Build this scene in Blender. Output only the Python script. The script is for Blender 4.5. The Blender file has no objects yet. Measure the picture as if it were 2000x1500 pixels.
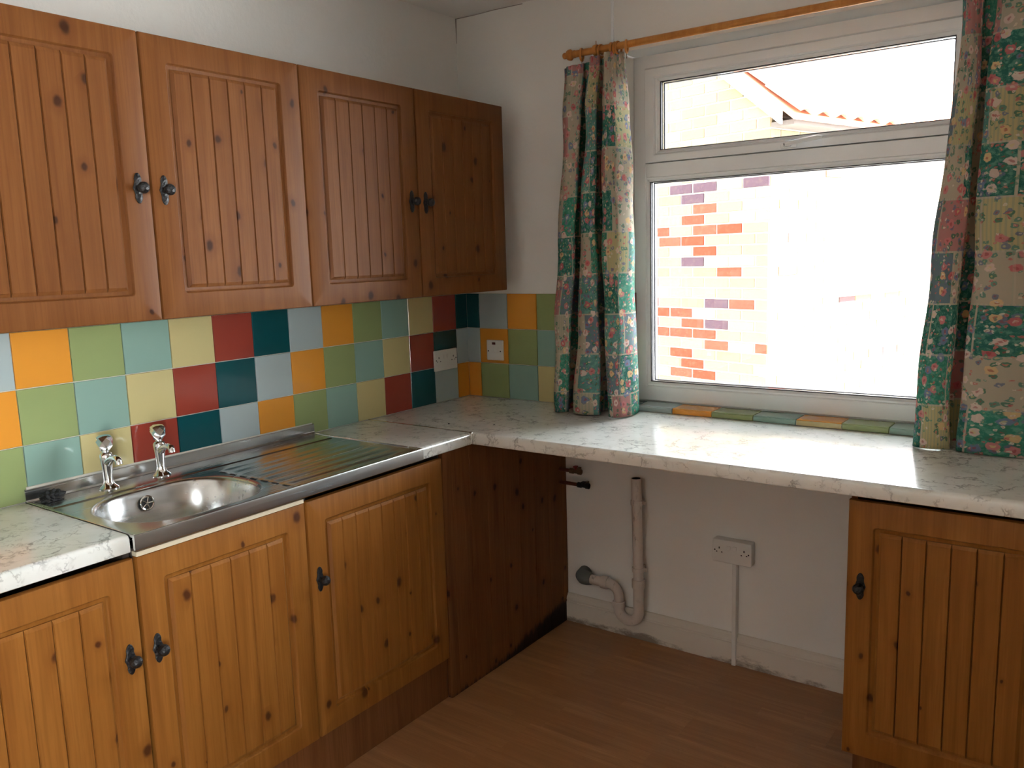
import bpy, bmesh, math, random
from mathutils import Vector, Matrix

random.seed(7)
S = bpy.context.scene
COL = S.collection
PI = math.pi

# ------------------------------------------------------------------ camera
cam_d = bpy.data.cameras.new('camera')
cam = bpy.data.objects.new('camera', cam_d)
COL.objects.link(cam)
cam_d.sensor_fit = 'HORIZONTAL'
cam_d.sensor_width = 36.0
cam_d.lens = 36.0 * 1643.27 / 2000.0
cam_d.clip_start = 0.02
cam.location = (2.3291, -2.8794, 1.5215)
cam.rotation_euler = (1.4183, 0.0296, 0.6244)
S.camera = cam

# ------------------------------------------------------------------ world, sun, exposure
W = bpy.data.worlds.new('sky')
S.world = W
W.use_nodes = True
bg = W.node_tree.nodes['Background']
bg.inputs['Color'].default_value = (0.905, 0.955, 1.0, 1)
bg.inputs['Strength'].default_value = 15.0

sun_d = bpy.data.lights.new('sun', 'SUN')
sun_d.energy = 80.0
sun_d.angle = math.radians(1.0)
sun_d.color = (1.0, 0.975, 0.94)
sun = bpy.data.objects.new('sun', sun_d)
COL.objects.link(sun)
sun.rotation_euler = Vector((0.84, -0.07, 0.68)).to_track_quat('Z', 'Y').to_euler()

# sampling portals for the daylight (they give off no light of their own)
def portal(name, loc, rot, sx, sz):
    d = bpy.data.lights.new(name, 'AREA')
    d.shape = 'RECTANGLE'
    d.size = sx
    d.size_y = sz
    d.cycles.is_portal = True
    o = bpy.data.objects.new(name, d)
    o.location = loc
    o.rotation_euler = rot
    COL.objects.link(o)
portal('window_portal', (1.375, 0.24, 1.6), (-PI / 2, 0, 0), 1.25, 1.34)
portal('fill_door_portal', (3.24, -3.6, 1.04), (PI / 2, 0, PI / 2), 1.0, 2.1)

S.view_settings.view_transform = 'Standard'
S.view_settings.look = 'None'
S.view_settings.gamma = 1.0
S.view_settings.use_curve_mapping = False
S.view_settings.exposure = 0.78
S.cycles.use_denoising = True
S.cycles.max_bounces = 8
S.cycles.diffuse_bounces = 5
S.cycles.glossy_bounces = 3
S.cycles.use_adaptive_sampling = False
S.cycles.adaptive_threshold = 0.06
S.cycles.adaptive_min_samples = 12
S.cycles.transparent_max_bounces = 16
S.cycles.sample_clamp_indirect = 6.0
S.cycles.caustics_reflective = False
S.cycles.caustics_refractive = False

# ------------------------------------------------------------------ node material helpers
def lin(c):
    f = lambda v: v / 12.92 if v <= 0.04045 else ((v + 0.055) / 1.055) ** 2.4
    return tuple(f(v / 255.0) for v in c) + (1.0,)

class NM:
    def __init__(self, name):
        self.m = bpy.data.materials.new(name)
        self.m.use_nodes = True
        self.t = self.m.node_tree
        self.N = self.t.nodes
        self.L = self.t.links
        self.b = self.N['Principled BSDF']
        self.out = self.N['Material Output']
    def n(self, typ, **kw):
        nd = self.N.new(typ)
        for k, v in kw.items():
            if k.startswith('_'):
                setattr(nd, k[1:], v)
            else:
                self.put(nd.inputs[k.replace('__', ' ')], v)
        return nd
    def put(self, sock, v):
        if hasattr(v, 'links') or isinstance(v, bpy.types.NodeSocket):
            self.L.new(v, sock)
        else:
            sock.default_value = v
    def set(self, **kw):
        for k, v in kw.items():
            self.put(self.b.inputs[k.replace('__', ' ')], v)
        return self
    def obj(self):
        return self.n('ShaderNodeTexCoord').outputs['Object']
    def mapping(self, vec, scale=(1, 1, 1), loc=(0, 0, 0), rot=(0, 0, 0)):
        nd = self.n('ShaderNodeMapping', Vector=vec)
        nd.inputs['Scale'].default_value = scale
        nd.inputs['Location'].default_value = loc
        nd.inputs['Rotation'].default_value = rot
        return nd.outputs[0]
    def noise(self, vec, scale=5.0, detail=3.0, rough=0.5, dist=0.0):
        nd = self.n('ShaderNodeTexNoise', Vector=vec, Scale=scale, Detail=detail, Roughness=rough, Distortion=dist)
        return nd.outputs['Fac']
    def math(self, op, a, b=0.0, c=None, clamp=False):
        nd = self.n('ShaderNodeMath', _operation=op, _use_clamp=clamp)
        self.put(nd.inputs[0], a)
        self.put(nd.inputs[1], b)
        if c is not None:
            self.put(nd.inputs[2], c)
        return nd.outputs[0]
    def step(self, v, lo, hi):           # smooth map lo..hi -> 0..1
        nd = self.n('ShaderNodeMapRange', _interpolation_type='SMOOTHSTEP')
        self.put(nd.inputs['Value'], v)
        nd.inputs['From Min'].default_value = lo
        nd.inputs['From Max'].default_value = hi
        return nd.outputs[0]
    def mix(self, f, a, b):
        nd = self.n('ShaderNodeMix', _data_type='RGBA')
        self.put(nd.inputs[0], f)
        self.put(nd.inputs[6], a)
        self.put(nd.inputs[7], b)
        return nd.outputs[2]
    def ramp(self, f, stops, interp='LINEAR'):
        nd = self.n('ShaderNodeValToRGB', Fac=f)
        cr = nd.color_ramp
        cr.interpolation = interp
        while len(cr.elements) < len(stops):
            cr.elements.new(0.5)
        for e, (p, c) in zip(cr.elements, stops):
            e.position = p
            e.color = c
        return nd.outputs['Color']
    def bump(self, h, strength=0.3, dist=0.01):
        nd = self.n('ShaderNodeBump', Height=h, Strength=strength, Distance=dist)
        self.L.new(nd.outputs[0], self.b.inputs['Normal'])
        return self
    def shifted(self, amount=37.0):      # object coordinates moved by a random amount per object
        oi = self.n('ShaderNodeObjectInfo')
        r = self.math('MULTIPLY', oi.outputs['Random'], amount)
        cx = self.n('ShaderNodeCombineXYZ', X=r, Y=0.0, Z=self.math('MULTIPLY', r, 1.7))
        va = self.n('ShaderNodeVectorMath', _operation='ADD')
        self.L.new(self.obj(), va.inputs[0])
        self.L.new(cx.outputs[0], va.inputs[1])
        return va.outputs[0]

def plain(name, col, rough=0.5, metal=0.0, spec=0.5, **kw):
    k = NM(name)
    k.set(Base__Color=col, Roughness=rough, Metallic=metal)
    k.b.inputs['Specular IOR Level'].default_value = spec
    k.set(**kw)
    return k.m

# ------------------------------------------------------------------ materials
def mat_plaster(name, col, dirt=0.0):
    k = NM(name)
    o = k.obj()
    a = k.noise(o, 1.3, 4)
    c = k.mix(k.step(a, 0.3, 0.75), tuple(v * 0.95 for v in col[:3]) + (1,), col)
    if dirt:
        d = k.noise(o, 6.0, 6, 0.7)
        c = k.mix(k.math('MULTIPLY', k.step(d, 0.62, 0.8), dirt), c, (0.22, 0.17, 0.12, 1))
    k.set(Base__Color=c, Roughness=0.85)
    k.b.inputs['Specular IOR Level'].default_value = 0.25
    h = k.math('ADD', k.noise(o, 55, 4, 0.6), k.math('MULTIPLY', k.noise(o, 9, 3), 1.5))
    k.bump(h, 0.18, 0.006)
    return k.m

M = {}
M['plaster'] = mat_plaster('plaster', (0.87, 0.855, 0.815, 1), 0.05)
M['ceiling'] = mat_plaster('ceiling_paint', (0.88, 0.87, 0.84, 1))

def mat_tile(name, col, var=0.04):
    k = NM('tile_' + name)
    o = k.shifted(11.0)
    a = k.noise(o, 4, 2)
    c = k.mix(a, tuple(v * (1 - var) for v in col[:3]) + (1,), tuple(min(1, v * (1 + var)) for v in col[:3]) + (1,))
    k.set(Base__Color=c, Roughness=0.08)
    k.bump(k.noise(o, 14, 2), 0.03, 0.004)
    return k.m
TILE = [mat_tile('pale_grey', (0.415, 0.486, 0.486, 1)),
        mat_tile('orange', (0.689, 0.282, 0.036, 1)),
        mat_tile('apple_green', (0.282, 0.344, 0.142, 1)),
        mat_tile('aqua', (0.251, 0.392, 0.329, 1)),
        mat_tile('yellow', (0.564, 0.478, 0.226, 1)),
        mat_tile('brick_red', (0.282, 0.046, 0.029, 1)),
        mat_tile('dark_teal', (0.006, 0.067, 0.075, 1))]
M['grout'] = plain('grout', (0.72, 0.68, 0.58, 1), 0.9)

def mat_pine(name, light, mid, dark, knotc, rough=0.50, knots=1.0, planks=False):
    k = NM(name)
    o = k.shifted(23.0)
    g = k.noise(k.mapping(o, (26, 26, 1.4)), 1.0, 5, 0.6, 0.8)
    f = k.noise(k.mapping(o, (170, 170, 4)), 1.0, 3, 0.6)
    big = k.noise(k.mapping(o, (5, 5, 1.2)), 1.0, 2)
    c = k.ramp(g, [(0.28, dark), (0.47, mid), (0.68, light)])
    c = k.mix(k.math('MULTIPLY', k.step(f, 0.42, 0.72), 0.5), c, dark)
    c = k.mix(k.math('MULTIPLY', k.step(big, 0.4, 0.75), 0.35), c, mid)
    # knots: sparse dark ovals
    sx = k.n('ShaderNodeSeparateXYZ', Vector=o)
    wob = k.noise(o, 22, 2)
    cx = k.n('ShaderNodeCombineXYZ', X=k.math('MULTIPLY_ADD', wob, 0.022, sx.outputs['X']),
             Y=k.math('MULTIPLY', sx.outputs['Z'], 0.72), Z=0.0)
    v = k.n('ShaderNodeTexVoronoi', _voronoi_dimensions='2D', Vector=cx.outputs[0], Scale=8.5)
    v.inputs['Randomness'].default_value = 1.0
    sel = k.n('ShaderNodeSeparateColor', Color=v.outputs['Color'])
    rad = k.math('MULTIPLY_ADD', sel.outputs['Red'], 0.11, 0.035)
    rel = k.math('DIVIDE', v.outputs['Distance'], rad)
    on = k.math('GREATER_THAN', sel.outputs['Green'], 0.48)
    core = k.math('MULTIPLY', k.math('SUBTRACT', 1.0, k.step(rel, 0.35, 1.0)), on)
    halo = k.math('MULTIPLY', k.math('SUBTRACT', 1.0, k.step(rel, 0.8, 2.4)), on)
    c = k.mix(k.math('MULTIPLY', halo, 0.55 * knots), c, dark)
    c = k.mix(k.math('MULTIPLY', core, 0.95 * knots), c, knotc)
    k.set(Base__Color=c, Roughness=k.math('MULTIPLY_ADD', f, 0.12, rough - 0.06))
    k.b.inputs['Specular IOR Level'].default_value = 0.16
    k.bump(k.math('ADD', f, k.math('MULTIPLY', g, 0.6)), 0.06, 0.002)
    return k.m
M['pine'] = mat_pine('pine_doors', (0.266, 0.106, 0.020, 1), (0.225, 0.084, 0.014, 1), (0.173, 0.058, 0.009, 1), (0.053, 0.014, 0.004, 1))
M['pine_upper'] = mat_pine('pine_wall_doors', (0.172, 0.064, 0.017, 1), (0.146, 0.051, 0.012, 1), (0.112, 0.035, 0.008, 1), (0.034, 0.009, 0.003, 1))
M['pine_raw'] = mat_pine('pine_boarding', (0.191, 0.075, 0.025, 1), (0.153, 0.057, 0.017, 1), (0.105, 0.034, 0.010, 1), (0.028, 0.009, 0.005, 1), 0.6)
def mat_mould():
    m = M['pine_raw'].copy()
    m.name = 'mouldy_pine_boarding'
    k = NM.__new__(NM)
    k.m = m; k.t = m.node_tree; k.N = k.t.nodes; k.L = k.t.links
    k.b = k.N['Principled BSDF']; k.out = k.N['Material Output']
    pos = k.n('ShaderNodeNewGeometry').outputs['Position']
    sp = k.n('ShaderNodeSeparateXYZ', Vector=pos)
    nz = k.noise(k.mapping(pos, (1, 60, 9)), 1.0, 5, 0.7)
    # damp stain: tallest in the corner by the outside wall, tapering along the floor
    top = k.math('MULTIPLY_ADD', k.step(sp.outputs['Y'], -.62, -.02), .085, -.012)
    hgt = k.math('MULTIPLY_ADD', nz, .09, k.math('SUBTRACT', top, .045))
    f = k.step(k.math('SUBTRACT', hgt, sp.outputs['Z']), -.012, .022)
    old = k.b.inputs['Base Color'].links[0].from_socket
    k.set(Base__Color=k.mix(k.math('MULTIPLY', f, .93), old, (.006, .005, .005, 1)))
    return m
M['pine_mould'] = mat_mould()
M['carcass'] = plain('carcass_melamine', (0.72, 0.62, 0.45, 1), 0.5)
M['shade_dark'] = plain('painted_shade_dark', (0.035, 0.024, 0.018, 1), 0.8)  # near-black for the cabinet void and the shade under the eaves
M['rod_wood'] = mat_pine('pole_wood', (0.56, 0.25, 0.065, 1), (0.48, 0.20, 0.05, 1), (0.40, 0.15, 0.035, 1), (0.4, 0.15, 0.035, 1), 0.3, 0.0)

def mat_marble():
    k = NM('marble_laminate')
    o = k.obj()
    w = k.noise(o, 5.5, 4, 0.6)
    base = k.mix(k.step(w, 0.35, 0.7), (0.70, 0.71, 0.66, 1), (0.80, 0.80, 0.77, 1))
    def veins(scale, seed, dist, width, amt, c):
        ov = k.mapping(o, (1, 1, 1), (seed, seed * 1.3, 0))
        d = k.n('ShaderNodeTexNoise', Vector=ov, Scale=scale * 0.9, Detail=5.0, Roughness=0.65)
        va = k.n('ShaderNodeVectorMath', _operation='MULTIPLY_ADD')
        k.L.new(d.outputs['Color'], va.inputs[0])
        va.inputs[1].default_value = (dist, dist, dist)
        k.L.new(ov, va.inputs[2])
        vo = k.n('ShaderNodeTexVoronoi', _feature='DISTANCE_TO_EDGE', Vector=va.outputs[0], Scale=scale)
        line = k.math('SUBTRACT', 1.0, k.step(vo.outputs['Distance'], 0.0, width))
        gate = k.step(k.noise(ov, scale * 1.3, 3), 0.46, 0.62)
        return k.mix(k.math('MULTIPLY', k.math('MULTIPLY', line, gate), amt), c, (0.16, 0.15, 0.14, 1))
    c = veins(9.0, 3.1, 0.22, 0.06, 0.62, base)
    c = veins(17.0, 7.7, 0.14, 0.08, 0.45, c)
    k.set(Base__Color=c, Roughness=0.15)
    k.b.inputs['Specular IOR Level'].default_value = 1.0
    k.bump(k.noise(o, 60, 2), 0.012, 0.002)
    return k.m
M['marble'] = mat_marble()

def mat_steel():
    k = NM('brushed_steel')
    o = k.obj()
    f = k.noise(k.mapping(o, (90, 3, 90)), 1.0, 3)
    s = k.noise(o, 9, 4)
    k.set(Base__Color=k.mix(s, (0.56, 0.56, 0.55, 1), (0.68, 0.68, 0.67, 1)), Metallic=1.0,
          Roughness=k.math('MULTIPLY_ADD', f, 0.16, 0.17))
    k.bump(f, 0.03, 0.001)
    return k.m
M['steel'] = mat_steel()
M['chrome'] = plain('chrome', (0.78, 0.78, 0.78, 1), 0.07, 1.0)
M['iron'] = None
def mat_iron():
    k = NM('black_iron')
    o = k.obj()
    k.set(Base__Color=(0.012, 0.012, 0.013, 1), Roughness=0.42, Metallic=0.3)
    v = k.n('ShaderNodeTexVoronoi', Vector=o, Scale=190.0)
    k.bump(v.outputs['Distance'], 0.6, 0.002)
    return k.m
M['iron'] = mat_iron()
M['upvc'] = plain('white_upvc', (0.89, 0.905, 0.91, 1), 0.25)
M['gasket'] = plain('black_gasket', (0.012, 0.010, 0.014, 1), 0.6)
M['plastic'] = plain('white_plastic', (0.78, 0.76, 0.72, 1), 0.35)
M['dark_slot'] = plain('dark_slot', (0.015, 0.013, 0.012, 1), 0.6)
M['neon'] = plain('neon_window', (0.10, 0.015, 0.012, 1), 0.3)
M['print'] = plain('grey_print', (0.30, 0.27, 0.24, 1), 0.6)
M['rubber'] = plain('grey_rubber', (0.13, 0.14, 0.135, 1), 0.7)
M['black'] = plain('black_rubber', (0.010, 0.010, 0.010, 1), 0.75)
M['brass'] = plain('tarnished_brass', (0.16, 0.10, 0.05, 1), 0.45, 0.8)
M['copper'] = plain('tarnished_copper', (0.17, 0.055, 0.035, 1), 0.45, 0.8)
M['redplastic'] = plain('red_plastic', (0.20, 0.012, 0.012, 1), 0.45)
M['alu'] = plain('aluminium_strip', (0.75, 0.75, 0.73, 1), 0.22, 1.0)
M['sealant'] = plain('sealant', (0.62, 0.58, 0.50, 1), 0.6)

def mat_pipe():
    k = NM('grubby_white_pipe')
    o = k.obj()
    d = k.noise(k.mapping(o, (30, 30, 9)), 1.0, 6, 0.75)
    c = k.mix(k.step(d, 0.56, 0.74), (0.66, 0.58, 0.52, 1), (0.12, 0.085, 0.065, 1))
    k.set(Base__Color=c, Roughness=0.5)
    return k.m
M['pipe'] = mat_pipe()

def mat_skirting():
    k = NM('worn_skirting_paint')
    o = k.obj()
    d = k.noise(k.mapping(o, (4, 12, 12)), 1.0, 7, 0.75)
    sx = k.n('ShaderNodeSeparateXYZ', Vector=o)
    low = k.math('SUBTRACT', 1.0, k.step(sx.outputs['Z'], 0.0, 0.05))
    f = k.step(k.math('MULTIPLY_ADD', low, 0.16, d), 0.60, 0.76)
    k.set(Base__Color=k.mix(k.math('MULTIPLY', f, 0.8), (0.72, 0.66, 0.58, 1), (0.14, 0.095, 0.06, 1)), Roughness=0.55)
    k.bump(d, 0.2, 0.003)
    return k.m
M['skirting'] = mat_skirting()

def mat_floor():
    k = NM('wood_laminate')
    o = k.obj()
    br = k.n('ShaderNodeTexBrick', Vector=o, Scale=1.0)
    br.offset = 0.37
    br.inputs['Color1'].default_value = (0, 0, 0, 1)
    br.inputs['Color2'].default_value = (1, 1, 1, 1)
    br.inputs['Mortar'].default_value = (0.4, 0.4, 0.4, 1)
    br.inputs['Mortar Size'].default_value = 0.0004
    br.inputs['Brick Width'].default_value = 0.37
    br.inputs['Row Height'].default_value = 0.0635
    cell = k.n('ShaderNodeSeparateColor', Color=br.outputs['Color']).outputs['Red']
    off = k.n('ShaderNodeCombineXYZ', X=k.math('MULTIPLY', cell, 9.0), Y=k.math('MULTIPLY', cell, 5.0), Z=0.0)
    va = k.n('ShaderNodeVectorMath', _operation='ADD')
    k.L.new(o, va.inputs[0])
    k.L.new(off.outputs[0], va.inputs[1])
    g = k.noise(k.mapping(va.outputs[0], (2.2, 34, 34)), 1.0, 5, 0.65, 0.7)
    f = k.noise(k.mapping(va.outputs[0], (5, 230, 230)), 1.0, 2)
    c = k.ramp(g, [(0.28, (0.270, 0.122, 0.050, 1)), (0.5, (0.360, 0.171, 0.072, 1)), (0.74, (0.450, 0.234, 0.104, 1))])
    c = k.mix(k.math('MULTIPLY', k.step(f, 0.4, 0.7), 0.3), c, (0.22, 0.095, 0.036, 1))
    c = k.mix(k.math('MULTIPLY', cell, 0.55), c, (0.27, 0.115, 0.045, 1))
    k.set(Base__Color=c, Roughness=0.38)
    k.bump(f, 0.05, 0.001)
    return k.m
M['floor'] = mat_floor()

def mat_glass():
    k = NM('window_glass')
    tr = k.n('ShaderNodeBsdfTransparent')
    tr.inputs['Color'].default_value = (0.97, 0.98, 0.98, 1)
    gl = k.n('ShaderNodeBsdfGlossy')
    gl.inputs['Roughness'].default_value = 0.02
    fr = k.n('ShaderNodeFresnel')
    fr.inputs['IOR'].default_value = 1.45
    mx = k.n('ShaderNodeMixShader')
    k.L.new(fr.outputs[0], mx.inputs[0])
    k.L.new(tr.outputs[0], mx.inputs[1])
    k.L.new(gl.outputs[0], mx.inputs[2])
    k.L.new(mx.outputs[0], k.out.inputs['Surface'])
    return k.m
M['glass'] = mat_glass()

def mat_curtain():
    k = NM('patchwork_floral_cotton')
    uv = k.n('ShaderNodeTexCoord').outputs['UV']
    def brick(w, h, seed, offs):
        br = k.n('ShaderNodeTexBrick', Vector=k.mapping(uv, (1, 1, 1), (seed, seed * 0.7, 0)), Scale=1.0)
        br.offset = offs
        br.offset_frequency = 2
        br.squash = 1.35
        br.squash_frequency = 3
        br.inputs['Color1'].default_value = (0, 0, 0, 1)
        br.inputs['Color2'].default_value = (1, 1, 1, 1)
        br.inputs['Mortar'].default_value = (0.5, 0.5, 0.5, 1)
        br.inputs['Mortar Size'].default_value = 0.0028
        br.inputs['Mortar Smooth'].default_value = 0.0
        br.inputs['Brick Width'].default_value = w
        br.inputs['Row Height'].default_value = h
        return k.n('ShaderNodeSeparateColor', Color=br.outputs['Color']).outputs['Red'], br.outputs['Fac']
    cell, edge = brick(0.118, 0.150, 0.31, 0.43)
    cream = (0.47, 0.40, 0.30, 1)
    green = (0.045, 0.24, 0.165, 1)
    dgreen = (0.03, 0.15, 0.12, 1)
    teal = (0.11, 0.26, 0.24, 1)
    blue = (0.153, 0.207, 0.234, 1)
    pink = (0.450, 0.216, 0.198, 1)
    yell = (0.513, 0.432, 0.225, 1)
    bgc = k.ramp(cell, [(0.0, cream), (0.14, green), (0.32, blue), (0.42, cream), (0.54, dgreen), (0.68, yell), (0.77, pink), (0.86, teal)], 'CONSTANT')
    is_green = k.n('ShaderNodeSeparateColor', Color=k.ramp(cell, [(0.0, (0, 0, 0, 1)), (0.14, (1, 1, 1, 1)), (0.32, (0, 0, 0, 1)), (0.54, (1, 1, 1, 1)), (0.68, (0, 0, 0, 1)), (0.86, (1, 1, 1, 1))], 'CONSTANT')).outputs['Red']
    is_stripe = k.n('ShaderNodeSeparateColor', Color=k.ramp(cell, [(0.0, (0, 0, 0, 1)), (0.48, (1, 1, 1, 1)), (0.54, (0, 0, 0, 1)), (0.68, (1, 1, 1, 1)), (0.77, (0, 0, 0, 1))], 'CONSTANT')).outputs['Red']
    # stripes
    wv = k.n('ShaderNodeTexWave', Vector=uv, Scale=32.0)
    wv.wave_profile = 'SIN'
    st = k.math('MULTIPLY', k.math('MULTIPLY', k.step(wv.outputs['Fac'], 0.55, 0.7), is_stripe), 0.45)
    c = k.mix(st, bgc, (0.28, 0.33, 0.24, 1))
    # mottled foliage
    nz = k.noise(uv, 62, 4, 0.7)
    c = k.mix(k.math('MULTIPLY', k.step(nz, 0.45, 0.62), k.math('MULTIPLY_ADD', is_green, 0.45, 0.05)), c, (0.22, 0.46, 0.34, 1))
    dn = k.n('ShaderNodeTexNoise', Vector=uv, Scale=75.0, Detail=2.0)
    va = k.n('ShaderNodeVectorMath', _operation='MULTIPLY_ADD')
    k.L.new(dn.outputs['Color'], va.inputs[0])
    va.inputs[1].default_value = (0.016, 0.016, 0.0)
    k.L.new(uv, va.inputs[2])
    is_cream = k.n('ShaderNodeSeparateColor', Color=k.ramp(cell, [(0.0, (1, 1, 1, 1)), (0.14, (0, 0, 0, 1)), (0.42, (1, 1, 1, 1)), (0.54, (0, 0, 0, 1)), (0.68, (1, 1, 1, 1)), (0.86, (0, 0, 0, 1))], 'CONSTANT')).outputs['Red']
    def blobs(scale, thr, keep, amount, stops, c, sparse=0.10):
        v = k.n('ShaderNodeTexVoronoi', _voronoi_dimensions='2D', Vector=va.outputs[0], Scale=scale)
        sc = k.n('ShaderNodeSeparateColor', Color=v.outputs['Color'])
        m = k.math('MULTIPLY', k.math('SUBTRACT', 1.0, k.step(v.outputs['Distance'], thr * 0.82, thr)), k.math('GREATER_THAN', sc.outputs['Green'], k.math('MULTIPLY_ADD', is_cream, sparse, keep)))
        col = k.ramp(sc.outputs['Red'], stops, 'CONSTANT')
        c = k.mix(k.math('MULTIPLY', m, amount), c, col)
        mid = k.math('MULTIPLY', k.math('SUBTRACT', 1.0, k.step(v.outputs['Distance'], thr * 0.25, thr * 0.4)), k.math('GREATER_THAN', sc.outputs['Green'], k.math('MULTIPLY_ADD', is_cream, sparse, keep)))
        return k.mix(k.math('MULTIPLY', mid, 0.7 * amount), c, k.ramp(sc.outputs['Blue'], [(0, (0.35, 0.07, 0.07, 1)), (0.5, (0.66, 0.55, 0.25, 1)), (0.8, (0.70, 0.60, 0.50, 1))], 'CONSTANT'))
    c = blobs(52.0, 0.42, 0.40, 0.85, [(0, (0.06, 0.20, 0.13, 1)), (0.45, (0.10, 0.26, 0.20, 1)), (0.75, (0.17, 0.20, 0.28, 1))], c, 0.22)
    c = blobs(27.0, 0.36, 0.42, 0.92, [(0, (0.60, 0.22, 0.22, 1)), (0.28, (0.72, 0.55, 0.48, 1)), (0.5, (0.19, 0.23, 0.36, 1)), (0.68, (0.55, 0.14, 0.15, 1)), (0.85, (0.70, 0.48, 0.25, 1))], c)
    c = blobs(85.0, 0.36, 0.66, 0.8, [(0, (0.55, 0.18, 0.16, 1)), (0.4, (0.70, 0.62, 0.50, 1)), (0.7, (0.12, 0.28, 0.20, 1))], c, 0.12)
    c = k.mix(k.math('MULTIPLY', edge, 0.22), c, (0.62, 0.55, 0.43, 1))
    weave = k.noise(uv, 900, 2)
    k.set(Base__Color=c, Roughness=0.85)
    k.b.inputs['Specular IOR Level'].default_value = 0.15
    k.bump(weave, 0.15, 0.001)
    tl = k.n('ShaderNodeBsdfTranslucent', Color=c)
    mx = k.n('ShaderNodeMixShader')
    mx.inputs[0].default_value = 0.22
    k.L.new(k.b.outputs[0], mx.inputs[1])
    k.L.new(tl.outputs[0], mx.inputs[2])
    k.L.new(mx.outputs[0], k.out.inputs['Surface'])
    return k.m
M['curtain'] = mat_curtain()
M['lining'] = plain('curtain_tape', (0.62, 0.56, 0.46, 1), 0.9)

def mat_brick():
    k = NM('house_brick')
    oi = k.n('ShaderNodeObjectInfo')
    o = k.shifted(31.0)
    a = k.noise(o, 28, 5, 0.7)
    c = k.mix(k.math('MULTIPLY', k.step(a, 0.48, 0.68), 0.14), oi.outputs['Color'], (0.12, 0.09, 0.055, 1))
    c = k.mix(k.math('MULTIPLY', k.step(k.noise(o, 60, 3), 0.6, 0.75), 0.4), c, (0.05, 0.03, 0.02, 1))
    k.set(Base__Color=c, Roughness=0.9)
    k.b.inputs['Specular IOR Level'].default_value = 0.08
    k.bump(k.noise(o, 45, 5, 0.7), 0.7, 0.006)
    return k.m
M['brick'] = mat_brick()
M['mortar'] = plain('mortar', (0.21, 0.195, 0.16, 1), 0.95)
M['rooftile'] = plain('clay_roof_tile', (0.42, 0.16, 0.085, 1), 0.85)
M['white_wood'] = plain('white_painted_wood', (0.5, 0.5, 0.49, 1), 0.5)
M['stone'] = plain('stone_sill', (0.62, 0.58, 0.50, 1), 0.9)
M['ext_glass'] = plain('far_window_glass', (0.10, 0.13, 0.16, 1), 0.05)
M['paving'] = plain('pale_paving', (0.58, 0.575, 0.56, 1), 0.9)

# ------------------------------------------------------------------ object helpers
def link(o, parent=None, label=None, cat=None, group=None, kind=None):
    COL.objects.link(o)
    if parent is not None:
        o.parent = parent
    if label:
        o['label'] = label
    if cat:
        o['category'] = cat
    if group:
        o['group'] = group
    if kind:
        o['kind'] = kind
    return o

def mesh_of(bm, name, mat, smooth=None):
    bmesh.ops.recalc_face_normals(bm, faces=bm.faces[:])
    me = bpy.data.meshes.new(name)
    bm.to_mesh(me)
    bm.free()
    if isinstance(mat, (list, tuple)):
        for m in mat:
            me.materials.append(m)
    elif mat is not None:
        me.materials.append(mat)
    if smooth is not None:
        for p in me.polygons:
            p.use_smooth = True
        me.set_sharp_from_angle(angle=math.radians(smooth))
    return me

def ob(name, bm, mat, parent=None, loc=(0, 0, 0), rot=(0, 0, 0), smooth=None, **tags):
    me = bm if isinstance(bm, bpy.types.Mesh) else mesh_of(bm, name, mat, smooth)
    o = bpy.data.objects.new(name, me)
    o.location = loc
    o.rotation_euler = rot
    return link(o, parent, **tags)

def thing(name, label, cat, loc=(0, 0, 0), rotz=0.0, group=None):
    o = bpy.data.objects.new(name, None)
    o.empty_display_size = 0.1
    o.location = loc
    o.rotation_euler = (0, 0, rotz)
    return link(o, None, label, cat, group)

def box(bm, x0, x1, y0, y1, z0, z1, bev=0.0, seg=2, mi=0):
    g = bmesh.ops.create_cube(bm, size=1.0)
    vs = g['verts']
    for v in vs:
        v.co = Vector(((x0 + x1) / 2 + v.co.x * (x1 - x0), (y0 + y1) / 2 + v.co.y * (y1 - y0), (z0 + z1) / 2 + v.co.z * (z1 - z0)))
    fs = set(f for v in vs for f in v.link_faces)
    if bev > 0:
        es = list(set(e for f in fs for e in f.edges))
        r = bmesh.ops.bevel(bm, geom=es, offset=bev, segments=seg, profile=0.5, affect='EDGES')
        fs = set(f for f in r['faces']) | set(f for f in fs if f.is_valid)
    for f in fs:
        if f.is_valid:
            f.material_index = mi
    return bm

def B(*a, **k):
    return box(bmesh.new(), *a, **k)

def lathe(bm, prof, n=24, axis='Z', o=(0, 0, 0), mi=0):
    """prof: list of (radius, height) along axis"""
    o = Vector(o)
    def P(r, h, a):
        c, s = r * math.cos(a), r * math.sin(a)
        if axis == 'Z':
            return o + Vector((c, s, h))
        if axis == 'X':
            return o + Vector((h, c, s))
        return o + Vector((c, h, s))
    rings = []
    for r, h in prof:
        if r < 1e-6:
            rings.append([bm.verts.new(P(0, h, 0))])
        else:
            rings.append([bm.verts.new(P(r, h, 2 * PI * i / n)) for i in range(n)])
    for a, b in zip(rings, rings[1:]):
        if len(a) == 1 and len(b) == 1:
            continue
        for i in range(n):
            j = (i + 1) % n
            if len(a) == 1:
                f = bm.faces.new((a[0], b[i], b[j]))
            elif len(b) == 1:
                f = bm.faces.new((a[i], a[j], b[0]))
            else:
                f = bm.faces.new((a[i], a[j], b[j], b[i]))
            f.material_index = mi
    for r in (rings[0], rings[-1]):
        if len(r) > 2:
            f = bm.faces.new(r)
            f.material_index = mi
    return bm

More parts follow.
